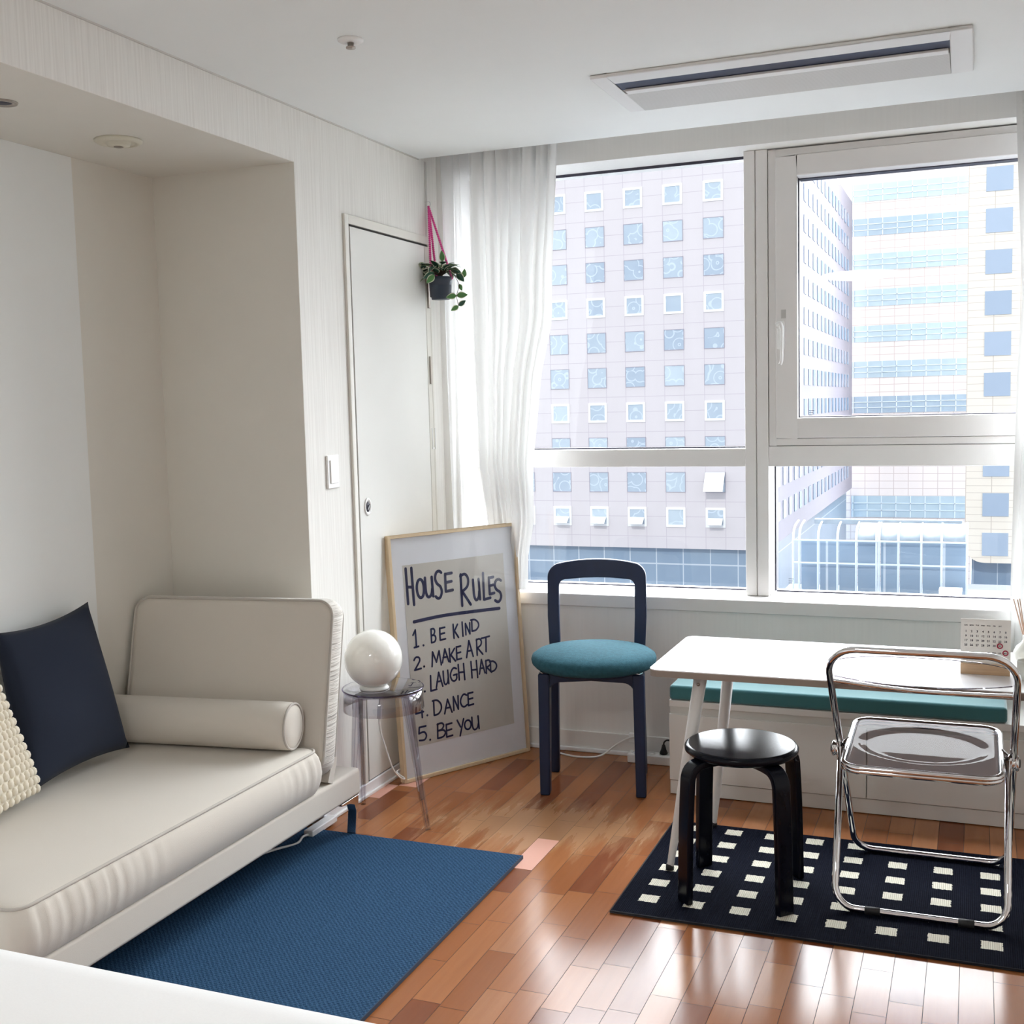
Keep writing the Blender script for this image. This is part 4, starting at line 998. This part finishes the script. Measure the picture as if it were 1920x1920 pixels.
# ---------------------------------------------------------------- black stool
def stool():
    T = thing('round_stool', 'black round bentwood stool in front of the white table', 'stool', (1.443, -1.162, .009), radians(1.5))
    b = B(); r = .159; z = .427; b.lathe([(0, z-.026), (r-.010, z-.026), (r-.001, z-.018), (r, z-.009), (r-.004, z-.003), (r-.007, z-.001), (r-.0105, z), (r-.0115, z), (r-.02, z), (0, z)], (0, 0, 0), 72); b.obj('seat', 'blackwood', T)
    for k in range(4):
        a = pi/4+k*pi/2; d = Vector((cos(a), sin(a), 0)); s = Vector((-d.y, d.x, 0)); L = B()
        path = smoothpath([d*.06+Vector((0, 0, z-.037)), d*.125+Vector((0, 0, z-.037)), d*.158+Vector((0, 0, z-.044)), d*.176+Vector((0, 0, z-.066)), d*.181+Vector((0, 0, z-.11)), d*.187+Vector((0, 0, .2)), d*.192+Vector((0, 0, 0))], 7)
        v = []; n = len(path)
        for i, p in enumerate(path):
            t = (path[min(i+1, n-1)]-path[max(i-1, 0)]).normalized(); nn = s.cross(t).normalized()
            for x, y in ((-1, -1), (1, -1), (1, 1), (-1, 1)): v.append(p+s*.0245*x+nn*.0105*y)
        L.add(v, [(i*4+j, i*4+(j+1) % 4, (i+1)*4+(j+1) % 4, (i+1)*4+j) for i in range(n-1) for j in range(4)]+[(3, 2, 1, 0), (4*n-4, 4*n-3, 4*n-2, 4*n-1)])
        L.obj('leg', 'blackwood', T, bevel=.004)
stool()

# ---------------------------------------------------------------- folding chair
def folding():
    T = thing('folding_chair', 'chrome folding chair with smoked clear seat tucked up to the table', 'chair', (1.93, -1.0, .009))
    r = .0098
    xl, xr = 1.690, 2.155
    def yz(z): return -.762-(.51/.745)*z          # line of the long frame
    def onl(x, z): return Vector((x, yz(z-.012), z))
    # long frame: floor bar at the far side up to rounded top rail
    P = []
    for (x, z) in arc(xr-.075, .742-.075, .075, 0, pi/2, 8)+arc(xl+.075, .742-.075, .075, pi/2, pi, 8): P.append(onl(x, z))
    Q = [onl(x+.020 if x < 1.9 else x-.004, z) for (x, z) in arc(xl+.06, .020+.055, .055, pi, 1.5*pi, 7)+arc(xr-.055, .020+.055, .055, 1.5*pi, 2*pi, 7)]
    b = B(); b.tube(P+Q, r, 14, closed=True); b.obj('back_frame', 'chrome', T, world=True)
    # rear lower frame to the near floor bar
    xa, xb = 1.704, 2.140
    def rl(x, z): return Vector((x, -1.05-(.165)*(1-(z-.018)/.40), z))
    P = [rl(xa, .415)]+[rl(x, z) for (x, z) in arc(xa+.055, .018+.055, .055, pi, 1.5*pi, 7)+arc(xb-.055, .018+.055, .055, 1.5*pi, 2*pi, 7)]+[rl(xb, .415)]
    b = B(); b.tube(P, r, 14); lf = b.obj('leg_frame', 'chrome', T, world=True)
    for x in (xa+.10, xb-.10): B().tube([rl(x-.02, .018), rl(x+.02, .018)], r+.0012, 12).obj('floor_grip', 'blackrubber', lf, world=True)
    # back lower rail, wavy clear panel
    zr = .625
    B().tube(smoothpath([onl(xl+.004, zr+.015), onl(1.80, zr+.004)+Vector((0, -.0, 0)), onl(1.92, zr-.004), onl(2.05, zr-.003), onl(xr-.004, zr)], 6), .006, 12).obj('back_rail', 'chrome', T, world=True)
    def pf(u, v):
        x = xl+.012+(xr-xl-.024)*u; z0_ = zr+.004+.026*(2*u-1)**2; z = z0_+(.722-.018*(2*u-1)**4-z0_)*v; p = onl(x, z); return (p.x, p.y+.016*sin(pi*u), p.z)
    bp_ = B().grid(pf, 24, 8).obj('back_panel', 'clearback', T, world=True, solid=.004)
    B().tube([pf(i/24, 0) for i in range(25)], .0016, 6).tube([pf(i/24, 1) for i in range(25)], .0012, 6).obj('panel_edge', 'paneledge', bp_, world=True)
    # seat
    zs = .432; sx0, sx1, sy0, sy1 = 1.722, 2.122, -1.215, -.815
    poly = rrect(sx0, sx1, sy0, sy1, .05, 8)
    def sz(y): return .437-(sy1-y)*.068
    B().tube([(x, y, sz(y)) for x, y in poly], .0085, 12, closed=True).tube([(x, y, sz(y)-.009) for x, y in poly], .0085, 12, closed=True).obj('seat_frame', 'chrome', T, world=True)
    cx, cy = (sx0+sx1)/2, (sy0+sy1)/2
    def sf(u, v):
        x = sx0+.008+(sx1-sx0-.016)*u; y = sy0+.008+(sy1-sy0-.016)*v
        rr = hypot((x-cx)/.165, (y-cy)/.130); q_ = max(0, min(1, (1.1-rr)*5)); d = -.007*q_*q_*(3-2*q_); 
        # keep inside rounded corners
        c_ = .045; dx = max(0, abs(x-cx)-((sx1-sx0)/2-.008-c_)); dy = max(0, abs(y-cy)-((sy1-sy0)/2-.008-c_)); L_ = hypot(dx, dy)
        if L_ > c_:
            k = c_/L_; x = cx+math.copysign(abs(x-cx)-dx*(1-k), x-cx); y = cy+math.copysign(abs(y-cy)-dy*(1-k), y-cy)
        return (x, y, sz(y)+.003+d)
    B().grid(sf, 40, 40).obj('seat', 'smoke', T, world=True, solid=.006)
    for x, s_ in ((xl+.0, 1), (xr+.0, -1)):
        h = B(); h.lathe([(0, -.014), (.020, -.014), (.023, -.009), (.019, -.006), (.019, .006), (.023, .009), (.020, .014), (0, .014)], (x+.002*s_, yz(.395), .405), 24, 'x')
        H = h.obj('hub', 'chrome', T, world=True)
        k = B(); k.bar((x+.010*s_, yz(.395), .410), (x+.034*s_, yz(.395)+.03, .425), .020, .012); k.obj('seat_bracket', 'chrome', H, world=True, bevel=.002)
        k = B(); k.lathe([(0, -.0175), (.011, -.0175), (.012, -.014), (.012, .014), (.011, .0175), (0, .0175)], (x+.002*s_, yz(.395), .405), 16, 'x'); k.obj('hub_pin', 'blackrubber', H, world=True)
folding()

# ---------------------------------------------------------------- table top items
def txt(s, size):
    cu = bpy.data.curves.new('t', 'FONT'); cu.body = s; cu.size = size; cu.align_x = 'CENTER'; cu.resolution_u = 2; cu.offset = size*.03
    o = bpy.data.objects.new('t', cu); COL.objects.link(o); bpy.context.view_layer.update()
    me = o.evaluated_get(bpy.context.evaluated_depsgraph_get()).to_mesh(); vs_ = [v.co.copy() for v in me.vertices]; fs = [tuple(p.vertices) for p in me.polygons]
    o.to_mesh_clear(); bpy.data.objects.remove(o); return vs_, fs
def calendar():
    z = .6301; y = -.962; x0, x1 = 2.016, 2.144
    T = thing('desk_calendar', 'perpetual desk calendar card with two red rings in a wooden block', 'calendar', (2.08, y, z), 0)
    B().box(x0, 2.143, y-.016, y+.016, z, z+.028).obj('stand', 'oak', T, world=True, bevel=.001)
    yc = y-.0; cd = B().box(x0, x1, yc-.001, yc+.001, z+.008, z+.152).obj('card', 'card', T, world=True)
    n = B(); yy = yc-.0014
    def put(s, x, zz, sz):
        v, f = txt(s, sz); n.add([(x+p.x, yy, zz+p.y) for p in v], f)
    num = 1; top = z+.152
    for r in range(4):
        for c_ in range(8):
            if num > 31: break
            put(str(num), x0+.0135+.0145*c_, top-.037-.0128*r, .0078); num += 1
    for c_, s_ in enumerate(('SUN', 'MON', 'TUE', 'WED', 'THU', 'FRI', 'SAT')): put(s_, x0+.0135+.0145*c_, top-.019, .0045)
    for c_, s_ in ((3, 'JAN'), (4, 'FEB'), (5, 'MAR'), (6, 'APR'), (7, 'MAY')): put(s_, x0+.0135+.0145*c_, top-.094, .0045)
    n.obj('numbers', 'gasket', cd, world=True)
    for (c_, zz) in ((6, top-.0725), (7, top-.0915)):
        R = B(); X = x0+.0135+.0145*c_; R.tube([(X+.0064*cos(k*pi/12), yc-.002, zz+.0064*sin(k*pi/12)) for k in range(24)], .0016, 8, closed=True); R.obj('ring_marker', 'red', cd, world=True)
calendar()
T = thing('candle_glass', 'pale glass candle jar at the table end beside the calendar', 'candle', (2.186, -1.005, .6301))
B().lathe([(0, 0), (.025, 0), (.027, .004), (.027, .052), (.0255, .052), (.0255, .042), (0, .042)], (0, 0, 0), 32).obj('jar', 'wax', T)
T = thing('reed_diffuser', 'round frosted diffuser bottle with reed sticks behind the candle jar', 'diffuser', (2.192, -.80, .6301))
B().lathe([(0, 0), (.026, 0), (.036, .014), (.038, .032), (.030, .050), (.016, .062), (.013, .070), (.013, .084), (.010, .084), (0, .078)], (0, 0, 0), 32).obj('bottle', 'wax', T)
for (dx, dy) in ((-.038, .0), (-.028, -.008), (-.022, .01), (.01, 0), (.03, .01)):
    B().tube([(dx*-.15, dy*-.1, .012), (dx, dy, .185)], .0017, 8).obj('reed', 'reed', T)
# ---------------------------------------------------------------- cables and sockets
T = thing('power_strip', 'white power strip on the floor by the window wall', 'power strip', (.91, -.075, 0))
B().box(.795, 1.035, -.100, -.045, .0, .036).obj('body', 'white', T, world=True, bevel=.005)
for x in (.825, .885, .935, .985):
    B().lathe([(.0125, .0355), (.019, .0355), (.019, .0378), (.016, .0384), (.0125, .0355)], (x, -.0725, 0), 24).obj('socket', 'white', T, world=True)
T = thing('black_plug', 'black power plug with cord standing in the white power strip', 'plug', (.925, -.0725, .038))
B().lathe([(0, .0386), (.015, .0386), (.016, .044), (.010, .058), (.006, .075), (0, .075)], (.935, -.0725, 0), 20).obj('plug_body', 'blackrubber', T, world=True)
B().tube(smoothpath([(.935, -.0725, .072), (.938, -.072, .086), (.952, -.07, .094), (.985, -.065, .086), (1.02, -.06, .062), (1.055, -.028, .05)], 6), .0032, 8).obj('cord', 'blackrubber', T, world=True)
o = B().tube(smoothpath([(.48, -.06, .006), (.53, -.085, .005), (.60, -.10, .005), (.68, -.085, .012), (.74, -.06, .055), (.79, -.045, .083), (.84, -.04, .088), (.86, -.05, .07), (.862, -.06, .039)], 6), .0038, 8).obj('white_cable', 'cable'); tag(o, 'white cable looping along the skirting behind the dark chair', 'cable')
T = thing('wall_socket_plug', 'small white plug on the skirting behind the dark chair', 'plug', (.80, -.02, .09))
B().box(.785, .815, -.040, -.0225, .060, .10).obj('plug_body', 'white', T, world=True, bevel=.004)
T = thing('cable_box', 'flat white cable adapter under the daybed near the metal leg', 'adapter', (.04, -1.12, 0))
B().bar((.030, -1.04, .018), (.030, -1.20, .018), .035, .022, side=(0, 0, 1)).obj('body', 'white', T, world=True, bevel=.004)
B().tube(smoothpath([(.030, -1.20, .016), (.032, -1.235, .022), (.03, -1.27, .012), (.0, -1.34, .016), (-.05, -1.45, .016)], 6), .004, 8).obj('cord', 'cable', T, world=True)
